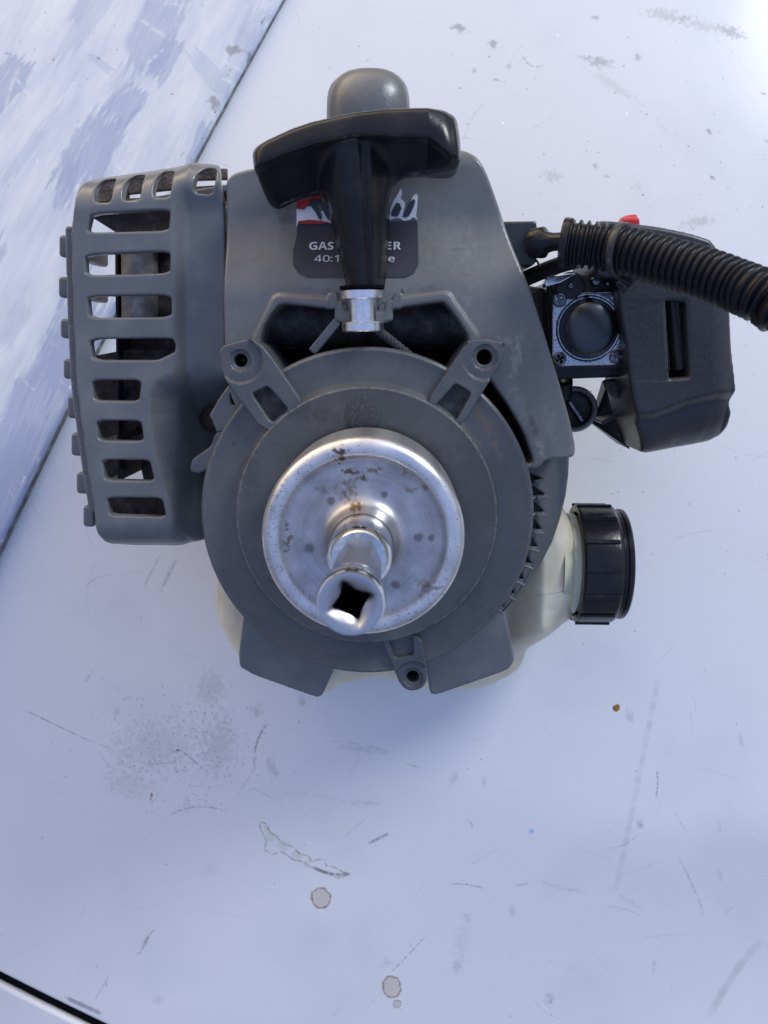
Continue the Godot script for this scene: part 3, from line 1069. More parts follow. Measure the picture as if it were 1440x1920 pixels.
# ---------------------------------------------------------------- engine: grey covers
func housing() -> void:
	var o := Node3D.new()
	o.name = "engine_cover"
	engine.add_child(o)
	var shape := outline3([
		424, 715, 0.124, 422, 600, 0.124, 421, 480, 0.122, 424, 372, 0.114, 430, 346, 0.108, 446, 335, 0.104, 480, 328, 0.102, 560, 318, 0.100, 700, 300, 0.098, 830, 293, 0.098, 866, 296, 0.098, 888, 309, 0.098,
		904, 332, 0.100, 926, 382, 0.104, 957, 466, 0.110, 987, 545, 0.114, 1017, 627, 0.118, 1043, 706, 0.120, 1066, 785, 0.120, 1077, 838, 0.120, 1074, 857, 0.120, 1021, 861, 0.122, 1017, 873, 0.126, 1008, 880, 0.126, 990, 880, 0.126, 930, 940, 0.126,
		720, 940, 0.126, 480, 860, 0.126])
	var eye := outline([487, 640, 492, 615, 508, 588, 524, 570, 553, 571, 602, 577, 629, 578, 629, 600, 640, 606, 735, 606, 737, 578, 790, 571, 832, 565, 842, 575, 858, 597, 881, 634, 870, 700, 800, 720, 560, 720, 500, 690], 0.128)
	var crescent := outline([900, 690, 920, 714, 951, 757, 983, 812, 1000, 862, 998, 870, 985, 871, 955, 820, 900, 740, 880, 700], 0.127)
	var e_c := outline([490, 640, 524, 570, 629, 578, 640, 600, 735, 600, 737, 578, 832, 565, 881, 634], 0.128)
	var lines := PackedVector2Array(e_c)
	var curve_x := p2(815, 500, 0.12).x
	var z_top := p2(700, 400, 0.115).y
	var z_mid := p2(700, 560, 0.125).y
	var top := func(p: Vector2) -> float:
		var y := 0.1265 - 0.011 * smoothstep(z_mid, z_top, p.y)
		y -= 0.30 * pow(maxf(p.x - curve_x, 0.0), 1.6)
		# raised lip round the starter opening
		var dm := 1.0
		for i in lines.size() - 1:
			var q := Geometry2D.get_closest_point_to_segment(p, lines[i], lines[i + 1])
			dm = minf(dm, q.distance_to(p))
		y += 0.0016 * (1.0 - smoothstep(0.0028, 0.0044, dm))
		# rounded far edge
		var zs := -0.1495
		y -= 0.016 * (1.0 - sqrt(1.0 - pow(clampf((zs + 0.012 - p.y) / 0.014, 0.0, 0.97), 2.0)))
		return y
	var dust := lin(0.30, 0.295, 0.27)
	var dark_grey := lin(0.06, 0.058, 0.055)
	var lo := Vector2(-0.075, -0.16)
	var size := Vector2(0.17, 0.20)
	var marks := [[965, 680, 14, 60, 0.15, dust, 0.55], [950, 640, 30, 12, 0.3, dust, 0.4], [975, 760, 18, 60, -0.5, dust, 0.35], [1012, 835, 10, 36, -0.3, dust, 0.6], [1030, 790, 20, 60, -0.3, dust, 0.2], [870, 560, 14, 26, -0.6, dust, 0.3], [840, 440, 60, 80, 0.2, dust, 0.18],
			[900, 520, 40, 90, -0.3, dust, 0.16], [560, 345, 70, 14, 0.0, dust, 0.25], [470, 520, 30, 90, 0, dust, 0.12], [520, 555, 30, 8, -0.2, dust, 0.25], [1000, 800, 8, 30, -0.4, dark_grey, 0.6], [754, 546, 3, 6, 0, dark_grey, 0.9], [800, 545, 30, 10, 0, dark_grey, 0.25], [530, 400, 26, 22, 0, dark_grey, 0.5],  # last one paints the soft shadow below the grip's left end
			[860, 465, 20, 4, -0.1, dark_grey, 0.3], [600, 545, 50, 8, 0.1, dark_grey, 0.2], [1000, 640, 10, 60, -0.35, dark_grey, 0.12]]
	M.cover_worn = painted(plastic(820, lo, size, lin(0.122, 0.126, 0.122), lin(0.178, 0.176, 0.162), 321, 0.124, marks, 420), 1.15, lo, size)
	add(o, "cover_shell", relief([rounded(shape, 0.2, 1)], [rounded(eye, 0.15, 1), rounded(crescent, 0.15, 1)], 0.00085, top, 0.0014, 0.03), M.cover_worn)
	# blocks that hold the rope guide
	for q: Array in [[627, 652, 570, 602], [709, 737, 570, 602]]:
		add(o, "guide_block", slab(rounded(outline([q[0], q[2], q[1], q[2], q[1], q[3], q[0], q[3]], 0.127), 0.12, 1), 0.10, 0.1275, 0.0008), M.grey)
	for q: Array in [[606, 634, 548, 579], [730, 756, 550, 579]]:
		add(o, "guide_shoulder", slab(rounded(outline([q[0] + 8, q[2], q[1], q[2] - 2, q[1], q[3], q[0], q[3]], 0.128), 0.18, 1), 0.11, 0.1283, 0.0012), M.shroud)
	var s0 := pl(634, 602, 0.124)
	var s1 := pl(586, 660, 0.124)
	var mid := (s0 + s1) / 2
	add(o, "brace", block(s0.distance_to(s1), 0.006, 0.0036, 0.0007), M.grey, at_pos(mid, Basis(Vector3.UP, -Vector2(s1.x - s0.x, s1.z - s0.z).angle())))


func heat_guard() -> void:
	var o := Node3D.new()
	o.name = "muffler_guard"
	engine.add_child(o)
	var H := 0.118
	var sil := [195, 337, 232, 333, 264, 328, 290, 327, 316, 322, 343, 320, 377, 314, 401, 314, 426, 322]
	var shape := outline3([136, 440, 0.116, 138, 418, 0.116, 142, 400, 0.115, 149, 382, 0.112, 158, 364, 0.107, 171, 349, 0.101])
	for i in range(0, sil.size(), 2):
		shape.append(p2(sil[i], sil[i + 1], 0.097))
	shape.append_array(outline([424, 400, 424, 700, 424, 745, 418, 790, 420, 830, 430, 900, 430, 1000], H - 0.006))
	shape.append_array(outline3([376, 1022, 0.106, 217, 1021, 0.106, 203, 1013, 0.108, 190, 990, 0.110]))
	shape.append_array(outline([180, 957, 169, 890, 161, 835, 153, 773, 146, 716, 141, 610, 138, 517, 137, 465], H - 0.002))
	var slots := [
		[170, 401, 318, 392, 316, 432, 162, 436], [159, 478, 318, 470.5, 318, 512, 160, 516], [163, 556, 320, 553, 321, 594, 167, 596], [168, 636, 322, 634, 327, 646, 326, 660, 312, 667, 295, 675, 173, 675],
		[172.5, 713, 263.6, 713, 260, 752, 176.5, 751], [181, 789, 263, 789, 269, 827, 185, 826], [191, 862.5, 279.6, 862.5, 289, 902, 196, 900], [200, 933.5, 303, 934, 311, 969.5, 206, 967]]
	var holes := []
	for s: Array in slots:
		holes.append(rounded(outline(s, H), 0.10, 2))
	for v: Array in [
			[179, 380, 0.117, 176, 366, 0.116, 186, 350, 0.110, 203, 342, 0.104, 226, 340, 0.104, 218, 353, 0.110, 211, 370, 0.116, 206, 380, 0.117],
			[232, 376, 0.117, 229, 366, 0.117, 240, 345, 0.110, 258, 335, 0.104, 281, 334, 0.104, 272, 345, 0.110, 265, 364, 0.116, 260, 376, 0.117],
			[289, 371, 0.117, 287, 360, 0.117, 298, 337, 0.110, 313, 328, 0.104, 336, 328, 0.104, 328, 340, 0.110, 322, 358, 0.116, 318, 370, 0.117],
			[368, 365, 0.112, 371, 346, 0.110, 381, 330, 0.106, 396, 324, 0.103, 413, 325, 0.103, 414, 336, 0.106, 408, 352, 0.111, 400, 366, 0.113]]:
		holes.append(rounded(outline3(v), 0.2, 1))
	holes.append(circle(p2(402, 786, 0.094), 0.0066, 24))
	var recess := outline([430, 690, 343, 681, 295, 713, 282, 742, 279, 775, 288, 830, 307, 900, 328, 957, 352, 1015, 370, 1060, 460, 1060, 460, 690], H - 0.006)
	var fold := [163, 396, 240, 385, 319, 372, 348, 360, 367, 366, 396, 366, 421, 350]
	var top := func(p: Vector2) -> float:
		var q := seen(p, H)
		var y := H - 0.005 * smoothstep(318.0, 350.0, q.x) * smoothstep(330.0, 400.0, q.y)
		# scooped hollow beside the clutch
		var inside := Geometry2D.is_point_in_polygon(p, recess)
		var dm := 1.0
		for i in range(1, 10):
			dm = minf(dm, Geometry2D.get_closest_point_to_segment(p, recess[i], recess[i + 1]).distance_to(p))
		var sd := -dm if inside else dm
		var sink := maxf(-sd - 0.0004, 0.0)
		sink = 1.25 * sink * sink / (sink + 0.0016)
		y -= minf(sink, 0.024 + 0.012 * smoothstep(760.0, 980.0, q.y)) * smoothstep(672.0, 770.0, q.y + (360.0 - q.x) * 0.35)
		# rolled far edge carrying the vents
		var zf := p2(q.x, along(fold, q.x), H).y
		var t := clampf((zf - p.y) / 0.0165, 0.0, 0.985)
		y -= 0.024 * (1.0 - sqrt(1.0 - t * t))
		# rolled near edge
		var zn := p2(q.x, 975.0, H).y
		var t2 := clampf((p.y - zn) / 0.0135, 0.0, 0.98)
		y -= 0.013 * (1.0 - sqrt(1.0 - t2 * t2))
		return y
	var under := func(p: Vector2) -> float: return top.call(p) - 0.0045
	add(o, "guard_face", relief([rounded(shape, 0.2, 1)], holes, 0.0008, top, 0.0010, under, true), M.grey)
	# the side below the face: a band and flared bars with gaps between
	var band := [136, 428, 138, 517, 141, 610, 146, 716, 153, 773, 161, 835, 169, 890, 180, 957]
	for i in range(0, band.size() - 2, 2):
		var a := pl(band[i] - 6.0, band[i + 1], 0.108)
		var b := pl(band[i + 2] - 6.0, band[i + 3], 0.108)
		var l := a.distance_to(b)
		add(o, "side_band", block(l + 0.0015, 0.010, 0.0042, 0.0014), M.shroud, at_pos((a + b) / 2 + Vector3(0.0006, -0.0035, 0), Basis(Vector3.UP, -Vector2(b.x - a.x, b.z - a.z).angle())))
	for q: Array in [[441, 483, 118, 136], [519, 559, 117, 137], [598, 635, 120.5, 140], [673, 711, 126, 144], [743, 785, 134, 151], [812, 855, 140.5, 158], [886, 926, 150.5, 167], [948, 988, 163, 178]]:
		bar(o, q)
	# far and near walls
	for w: Array in [[150, 376, 430, 330, 0.095, 0.030], [205, 1012, 372, 1016, 0.104, 0.050]]:
		var a := pl(w[0], w[1], w[4])
		var b := pl(w[2], w[3], w[4])
		var hgt: float = 0.030
		add(o, "guard_wall", block(a.distance_to(b), hgt, 0.003, 0.0008), M.grey, at_pos((a + b) / 2 + Vector3(0, -hgt / 2 - 0.003, 0.004 if w[1] < 500 else -0.004), Basis(Vector3.UP, -Vector2(b.x - a.x, b.z - a.z).angle())))


func bar(o: Node3D, q: Array) -> void:
	# one flared bar below the band, going down to the base flange
	var a := pl(q[2] - 7.0, (q[0] + q[1]) / 2.0, 0.099)
	var b := pl(q[3], (q[0] + q[1]) / 2.0, 0.099)
	var e0 := pl(q[2], q[0], 0.099)
	var e1 := pl(q[2], q[1], 0.099)
	var hgt := 0.045
	add(o, "guard_bar", block(absf(e1.z - e0.z), hgt, absf(b.x - a.x), 0.0016), M.grey, at_pos((a + b) / 2 - Vector3(0, hgt / 2 - 0.001, 0), Basis(Vector3.UP, -Vector2(e1.x - e0.x, e1.z - e0.z).angle())))


func quad(st: SurfaceTool, a: Vector3, b: Vector3, c: Vector3, d: Vector3) -> void:
	for v in [a, b, c, a, c, d]:
		st.set_smooth_group(-1)
		st.set_uv(Vector2(v.x, v.z) * 10.0)
		st.add_vertex(v)


func muffler() -> void:
	var o := Node3D.new()
	o.name = "muffler"
	engine.add_child(o)
	add(o, "muffler_box", slab(rounded(outline([236, 440, 420, 420, 420, 900, 300, 960, 268, 900, 245, 700], 0.080), 0.12, 2), 0.02, 0.082, 0.0015), M.rust)
	add(o, "muffler_barrel", rod(pl(262, 448, 0.090), pl(262, 628, 0.090), 0.0078, 32), M.sooty)
	add(o, "exhaust_neck", rod(pl(232, 590, 0.080), pl(330, 590, 0.082), 0.0065, 24), M.dark)
	for q: Array in [[222, 470, 226, 900, 0.090], [214, 455, 330, 448, 0.094]]:
		var a := pl(q[0], q[1], q[4])
		var b := pl(q[2], q[3], q[4])
		add(o, "heat_plate", block(a.distance_to(b), 0.034, 0.0012, 0.0004), M.dark, at_pos((a + b) / 2 + Vector3(0, -0.014, 0), Basis(Vector3.UP, -Vector2(b.x - a.x, b.z - a.z).angle())))
	for q: Array in [[172, 668, 240, 655, 330, 655, 330, 700, 250, 752, 178, 745], [180, 735, 262, 720, 290, 745, 262, 800, 186, 826], [200, 838, 300, 800, 300, 850, 196, 902], [160, 400, 330, 395, 330, 450, 240, 450, 205, 428], [196, 925, 300, 925, 330, 985, 200, 985], [172, 376, 345, 366, 345, 395, 172, 400], [170, 342, 240, 330, 240, 385, 170, 385], [240, 330, 345, 318, 345, 353, 240, 364], [360, 350, 425, 346, 425, 376, 360, 376], [360, 316, 425, 316, 425, 336, 360, 338]]:
		add(o, "shade_plate", slab(outline(q, 0.086), 0.0835, 0.0865, 0.0005), M.rust)  # muffler plates, some added only to darken the slots and vents


# ---------------------------------------------------------------- engine: clutch side
# moulded plastic with dust, grease and scuffs; lo / size give the place it covers in engine metres
func plastic(n: int, lo: Vector2, size: Vector2, c1: Color, c2: Color, seed_: int, h: float, marks: Array, scuffs: int, rings := []) -> ImageTexture:
	var m := int(n * size.y / size.x)
	var a := soft_noise(n, m, seed_, 0.006)
	var b := soft_noise(n, m, seed_ + 1, 0.05)
	var data := PackedByteArray()
	data.resize(n * m * 3)
	for i in n * m:
		var k := clampf(a[i] / 255.0 * 0.8 + b[i] / 255.0 * 0.35 - 0.1, 0.0, 1.0)
		data[i * 3] = int(255.0 * lerpf(c1.r, c2.r, k))
		data[i * 3 + 1] = int(255.0 * lerpf(c1.g, c2.g, k))
		data[i * 3 + 2] = int(255.0 * lerpf(c1.b, c2.b, k))
	var im := Image.create_from_data(n, m, false, Image.FORMAT_RGB8, data)
	var nz := FastNoiseLite.new()
	nz.seed = seed_ + 2
	nz.frequency = 0.05
	nz.fractal_octaves = 4
	var s := n / size.x * 0.335 / FOCAL
	for q: Array in marks:
		var at := (p2(q[0], q[1], h) - lo) / size * Vector2(n, m)
		blot(im, at, q[2] * s, q[3] * s, q[4], q[5], q[6], nz, 0.9, 0.0, 0.9)
	for q: Array in rings:                                # edge highlights painted into the colour as pale, rubbed rims
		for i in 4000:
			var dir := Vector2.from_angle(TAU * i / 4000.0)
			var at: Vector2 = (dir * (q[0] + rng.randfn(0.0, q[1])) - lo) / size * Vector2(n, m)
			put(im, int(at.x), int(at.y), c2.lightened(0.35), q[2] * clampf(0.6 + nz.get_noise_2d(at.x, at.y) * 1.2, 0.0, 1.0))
	for i in scuffs:
		var p := Vector2(rng.randf() * n, rng.randf() * m)
		if rng.randf() < 0.6:
			blot(im, p, rng.randf_range(0.7, 1.6), rng.randf_range(0.6, 1.2), 0.0, c1.darkened(0.6) if rng.randf() < 0.6 else c2.lightened(0.4), rng.randf_range(0.2, 0.7), nz, 0.3)
		else:
			var d := Vector2.from_angle(rng.randf() * TAU) * rng.randf_range(4.0, 26.0)
			stroke(im, p, p + d, rng.randf_range(0.4, 0.9), c2.lightened(0.3) if rng.randf() < 0.7 else c1.darkened(0.5), rng.randf_range(0.15, 0.5), nz, rng.randf_range(-0.1, 0.1))
	im.generate_mipmaps()
	return ImageTexture.create_from_image(im)


func painted(tex: Texture2D, rough: float, lo: Vector2, size: Vector2) -> StandardMaterial3D:
	var m := mat(Color.WHITE, 1.0)
	m.albedo_texture = tex
	m.roughness_texture = M.grey.roughness_texture
	m.roughness_texture_channel = BaseMaterial3D.TEXTURE_CHANNEL_GREEN
	m.roughness = rough
	if size.x > 0.0:                                      # for outlines whose texture places are metres times ten
		m.uv1_scale = Vector3(0.1 / size.x, 0.1 / size.y, 1)
		m.uv1_offset = Vector3(-lo.x / size.x, -lo.y / size.y, 0)
	return m


func clutch_disc() -> void:
	var o := Node3D.new()
	o.name = "clutch_housing"
	engine.add_child(o)
	var R := 0.0683
	var r1 := R * 0.772
	var rust := lin(0.16, 0.115, 0.075)
	var dark := lin(0.035, 0.036, 0.038)
	var pale := lin(0.17, 0.17, 0.165)
	var marks := [[915, 800, 12, 34, -0.5, rust, 0.75], [932, 842, 8, 34, -0.4, rust, 0.7], [895, 775, 16, 14, 0, rust, 0.6], [905, 900, 10, 40, -0.1, rust, 0.15], [545, 735, 22, 12, 0.8, rust, 0.5], [520, 705, 10, 26, -0.7, rust, 0.55], [500, 812, 22, 10, 0.6, rust, 0.35], [560, 770, 60, 24, 0.2, dark, 0.3], [620, 780, 40, 20, 0, dark, 0.25], [470, 880, 24, 60, 0.1, dark, 0.2], [820, 850, 40, 30, 0, dark, 0.25], [700, 690, 150, 20, 0, pale, 0.14], [820, 735, 40, 12, 0.6, pale, 0.2], [436, 832, 3, 3, 0, dark, 0.9], [650, 1235, 100, 12, 0, dark, 0.3], [880, 1120, 40, 40, 0.3, dark, 0.25], [455, 1080, 14, 60, -0.4, pale, 0.12]]
	M.disc_worn = painted(plastic(720, Vector2(-0.07, -0.07), Vector2(0.14, 0.14), lin(0.068, 0.072, 0.073), lin(0.108, 0.110, 0.108), 301, 0.135, marks, 420, [[r1 - 0.0003, 0.00025, 0.7], [R - 0.0014, 0.0004, 0.5]]), 1.1, Vector2.ZERO, Vector2.ZERO)
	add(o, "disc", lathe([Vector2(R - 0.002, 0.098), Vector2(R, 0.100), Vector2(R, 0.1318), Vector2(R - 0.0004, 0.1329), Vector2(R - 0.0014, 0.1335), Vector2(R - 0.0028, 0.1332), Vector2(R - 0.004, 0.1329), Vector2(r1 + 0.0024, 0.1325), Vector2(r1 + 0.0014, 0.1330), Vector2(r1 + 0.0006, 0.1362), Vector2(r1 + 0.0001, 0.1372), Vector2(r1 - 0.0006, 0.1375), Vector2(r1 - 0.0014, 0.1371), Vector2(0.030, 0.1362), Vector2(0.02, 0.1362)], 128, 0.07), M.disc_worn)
	var arms := [
		[[450, 676], [410, 650, 470, 634, 497, 650, 575, 765, 560, 800, 497, 812, 415, 703], [473, 738, 503, 723, 542, 768, 510, 793], 33.0, 12.0],
		[[909, 670], [880, 636, 945, 640, 948, 665, 860, 808, 815, 800, 797, 756, 862, 660], [854, 718, 883.5, 736, 854, 790, 815, 762], 33.0, 14.0],
		[[774, 1271], [712, 1195, 790, 1188, 801, 1262, 798, 1280, 750, 1285, 738, 1252], [730, 1197, 773, 1193, 775, 1227, 740, 1232], 28.0, 12.0]]
	for k in 3:
		var a: Array = arms[k]
		var h := 0.1360 if k < 2 else 0.1340
		var c := p2(a[0][0], a[0][1], h)
		var rad: float = a[3] / FOCAL * 0.335
		var hole: float = a[4] / FOCAL * 0.335
		var arm := rounded(outline(a[1], h), 0.16, 1)
		var slot := rounded(outline(a[2], h), 0.09, 1)
		var arm_h := 0.1375 if k < 2 else 0.1350
		# the boss stands higher than the arm behind it
		var top := func(p: Vector2) -> float:
			var q := p.distance_to(c)
			var y := lerpf(h, arm_h, smoothstep(rad * 1.20, rad * 1.28, q))
			y -= 0.0010 * (1.0 - smoothstep(hole * 1.55, hole * 1.62, q))
			return lerpf(y, 0.1362, smoothstep(r1 + 0.002, r1 - 0.004, p.length()))
		var g := Node3D.new()
		g.name = "mounting_arm"
		o.add_child(g, true)
		add(g, "arm_body", relief([circle(c, rad), arm], [circle(c, hole, 32), slot], 0.0006, top, 0.0007, 0.104), M.disc)
		add(g, "hole_floor", lathe([Vector2(0.0, h - 0.009), Vector2(hole + 0.0006, h - 0.009)], 24), M.near_black, at_pos(Vector3(c.x, 0, c.y)))
		if k == 0:
			add(g, "screw_end", lathe([Vector2(hole * 0.55, h - 0.009), Vector2(hole * 0.5, h - 0.0066), Vector2(hole * 0.3, h - 0.006), Vector2(0.00001, h - 0.0058)], 20), M.darksteel, at_pos(Vector3(c.x, 0, c.y)))
		var sc := Vector2.ZERO
		for p in slot:
			sc += p / slot.size()
		add(g, "slot_floor", slab(circle(sc, 0.0075, 20), 0.100, 0.1335 if k < 2 else 0.128, 0.0002), M.dark)
	var pc := p2(681, 776, 0.137)
	add(o, "plug", lathe([Vector2(0.0072, 0.1360), Vector2(0.0071, 0.13715), Vector2(0.0066, 0.13735), Vector2(0.0005, 0.1372), Vector2(0.00001, 0.1372)], 40), M.primer, at_pos(Vector3(pc.x, 0.0, pc.y)))


func drum_texture() -> ImageTexture:
	var n := 640
	var im := Image.create(n, n, false, Image.FORMAT_RGB8)
	var a := FastNoiseLite.new()
	a.seed = 31
	a.frequency = 0.012
	a.fractal_octaves = 5
	for y in n:
		for x in n:
			var p := Vector2(x - n / 2.0, y - n / 2.0)
			var k := clampf(0.5 + a.get_noise_2d(x, y) * 0.8 + a.get_noise_2d(p.length() * 6.0, p.angle() * 20.0) * 0.3, 0.0, 1.0)
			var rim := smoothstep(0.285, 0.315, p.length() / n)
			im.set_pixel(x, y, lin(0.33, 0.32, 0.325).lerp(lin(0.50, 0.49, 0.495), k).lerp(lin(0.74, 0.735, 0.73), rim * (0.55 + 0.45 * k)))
	var nz := FastNoiseLite.new()
	nz.seed = 33
	nz.frequency = 0.06
	nz.fractal_octaves = 4
	var rust := lin(0.15, 0.105, 0.065)
	var grey := lin(0.15, 0.145, 0.14)
	# texel of a place given in photo pixels of the drum's face
	var at := func(x: float, y: float) -> Vector2:
		var v := p2(x, y, 0.1735)
		return Vector2(v.x, v.y) / 0.05 * 0.5 * n + Vector2(n, n) / 2.0
	for q: Array in [[637, 848, 14, 12, 1.0], [640, 862, 8, 12, 0.9], [650, 884, 14, 6, 0.9], [664, 888, 10, 7, 0.95], [680, 896, 10, 6, 0.9], [700, 884, 14, 6, 0.6], [712, 880, 6, 5, 0.6], [655, 915, 16, 22, 0.45], [668, 945, 14, 10, 0.9], [645, 925, 24, 14, 0.3],
			[765, 920, 12, 10, 0.45], [760, 890, 6, 12, 0.35], [795, 915, 12, 7, 0.5], [600, 920, 12, 9, 0.35], [537, 990, 6, 10, 0.8], [538, 1015, 8, 16, 0.7], [535, 1035, 5, 8, 0.7], [800, 1100, 26, 9, 0.3], [805, 1105, 30, 24, 0.25]]:
		blot(im, at.call(q[0], q[1]), q[2] * 1.25, q[3] * 1.25, 0.2, rust, q[4], nz, 1.4, 0.0, 0.9)
	for q: Array in [[620, 939, 10], [720, 928, 8], [579, 1029, 13], [784, 1009, 11], [808, 1010, 8], [741, 1098, 11]]:
		blot(im, at.call(q[0], q[1]), q[2] * 1.3, q[2] * 1.3, 0, grey, 0.75, nz, 0.25, 0.0, 0.6)
	for i in 420:
		var w := rng.randf() * TAU
		var r := 0.0335 + rng.randfn(0.0, 0.0022)
		var lower := w > 0.5 and w < 4.2
		if not lower and rng.randf() < 0.6:
			continue
		blot(im, Vector2.from_angle(w) * r / 0.05 * 0.5 * n + Vector2(n, n) / 2.0, rng.randf_range(0.8, 2.6), rng.randf_range(0.8, 2.0), 0, grey.lerp(rust, rng.randf()), rng.randf_range(0.3, 0.9), nz, 0.5)
	for i in 160:
		blot(im, Vector2(n, n) / 2.0 + Vector2.from_angle(rng.randf() * TAU) * rng.randf_range(0.2, 0.36) * n, rng.randf_range(0.6, 1.6), rng.randf_range(0.6, 1.6), 0, grey, rng.randf_range(0.2, 0.8), nz, 0.5)
	return ImageTexture.create_from_image(im)


func clutch_drum() -> void:
	var o := Node3D.new()
	o.name = "clutch_drum"
	engine.add_child(o)
	var m := mat(Color.WHITE, 1.0, 0.85)
	m.albedo_texture = drum_texture()
	m.roughness_texture = noise_tex(35, 0.02, [[0.2, Color(0.24, 0.24, 0.24)], [0.8, Color(0.38, 0.38, 0.38)]], 4, 256)
	m.roughness_texture_channel = BaseMaterial3D.TEXTURE_CHANNEL_GREEN
	var R := 0.0372
	var y := 0.1737
	var prof := [Vector2(R, 0.140), Vector2(R, y - 0.0045)]
	for k in 9:
		var t := PI / 2 * k / 8.0
		prof.append(Vector2(R - 0.0046 + 0.0046 * cos(t), y - 0.0045 + 0.0045 * sin(t)))
	prof.append_array([Vector2(R - 0.0060, y - 0.0002), Vector2(R - 0.0070, y - 0.0010), Vector2(R - 0.0080, y - 0.0020), Vector2(R - 0.0092, y - 0.0023), Vector2(0.020, y - 0.0014)])
	prof.append_array([Vector2(0.0165, y - 0.0007), Vector2(0.0145, y + 0.0002), Vector2(0.0128, y + 0.0020), Vector2(0.0118, y + 0.0045), Vector2(0.0112, y + 0.0080)])
	add(o, "drum_shell", lathe(prof, 128), m)
	var hub := [Vector2(0.0111, y + 0.006), Vector2(0.0109, 0.1985), Vector2(0.0107, 0.1998), Vector2(0.0092, 0.2018), Vector2(0.0060, 0.2021)]
	add(o, "hub", lathe(hub, 64), M.steel)
	# six-sided neck
	var hexa := []
	for k in 6:
		hexa.append(Vector2.from_angle(TAU * k / 6.0 + 0.10) * 0.0076)
	var neck := SurfaceTool.new()
	neck.begin(Mesh.PRIMITIVE_TRIANGLES)
	for k in 6:
		var u: Vector2 = hexa[k]
		var w: Vector2 = hexa[(k + 1) % 6]
		quad(neck, Vector3(u.x, 0.2005, u.y), Vector3(w.x, 0.2005, w.y), Vector3(w.x, 0.236, w.y), Vector3(u.x, 0.236, u.y))
	neck.generate_normals()
	add(o, "hex_neck", neck.commit(), M.darkchrome)
	var tip := [Vector2(0.0064, 0.229), Vector2(0.0070, 0.2335), Vector2(0.0088, 0.2385), Vector2(0.0095, 0.2415), Vector2(0.0096, 0.2470), Vector2(0.0094, 0.2486), Vector2(0.0089, 0.2497)]
	add(o, "socket_collar", lathe(tip, 64), M.steel)
	# socket mouth: a dished ring round a hollow-sided square hole
	var n := 96
	var V := PackedVector3Array()
	var N := PackedVector3Array()
	var U := PackedVector2Array()
	var idx := PackedInt32Array()
	for i in n + 1:
		var w := TAU * i / n
		var dir := Vector2.from_angle(w)
		var fw := fposmod(w + 0.35, PI / 2) - PI / 4
		var rh := 0.0040 / cos(fw) - 0.0003 * cos(fw * 2.0)
		var rows := [[0.0089, 0.2497], [0.0080, 0.2499], [lerpf(0.0080, rh, 0.5), 0.2487], [rh, 0.2470], [rh, 0.232], [0.0, 0.232]]
		for q: Array in rows:
			V.append(Vector3(dir.x * q[0], q[1], dir.y * q[0]))
			U.append(dir * q[0] * 10.0)
	for k in 3:
		for i in n:
			var a := i * 6 + k
			idx.append_array([a, a + 6, a + 1, a + 1, a + 6, a + 7])
	var st := SurfaceTool.new()
	st.begin(Mesh.PRIMITIVE_TRIANGLES)
	for k in range(0, idx.size(), 3):
		var ring := idx[k] % 6
		st.set_smooth_group(1 if ring < 2 or (ring == 2) else 2 + ring)
		for q in 3:
			st.set_uv(U[idx[k + q]])
			st.add_vertex(V[idx[k + q]])
	st.generate_normals()
	add(o, "socket_mouth", st.commit(), M.darkchrome)
	var wall := SurfaceTool.new()
	wall.begin(Mesh.PRIMITIVE_TRIANGLES)
	for i in n:
		quad(wall, V[i * 6 + 3], V[i * 6 + 9], V[i * 6 + 10], V[i * 6 + 4])
	wall.generate_normals()
	add(o, "square_hole", wall.commit(), M.near_black)  # hole wall coloured black to stand for its shade
	add(o, "socket_depth", lathe([Vector2(0.00001, 0.2322), Vector2(0.0062, 0.2322)], 24), M.near_black)


func spark_plug_cover() -> void:
	var o := Node3D.new()
	o.name = "spark_plug_cover"
	engine.add_child(o)
	var h := 0.100
	var q := outline([611, 330, 611, 231, 611, 180, 616, 158, 627, 142, 647, 130, 680, 124, 721, 125, 748, 136, 762, 152, 767, 172, 769, 205, 770, 330], h - 0.010)
	var c := p2(690, 240, h)
	var top := func(p: Vector2) -> float:
		var u := clampf(absf(p.x - c.x) / 0.0185, 0.0, 1.0)
		var w := clampf((c.y - p.y - 0.006) / 0.0215, 0.0, 1.0)
		var k := pow(pow(u, 2.6) + pow(w, 2.6), 1.0 / 2.6)
		return h - 0.016 * (1.0 - sqrt(1.0 - pow(minf(k, 0.985), 2.0)))
	add(o, "boot_dome", relief([rounded(q, 0.22, 2)], [], 0.0007, top, 0.0012, 0.02), M.shroud)


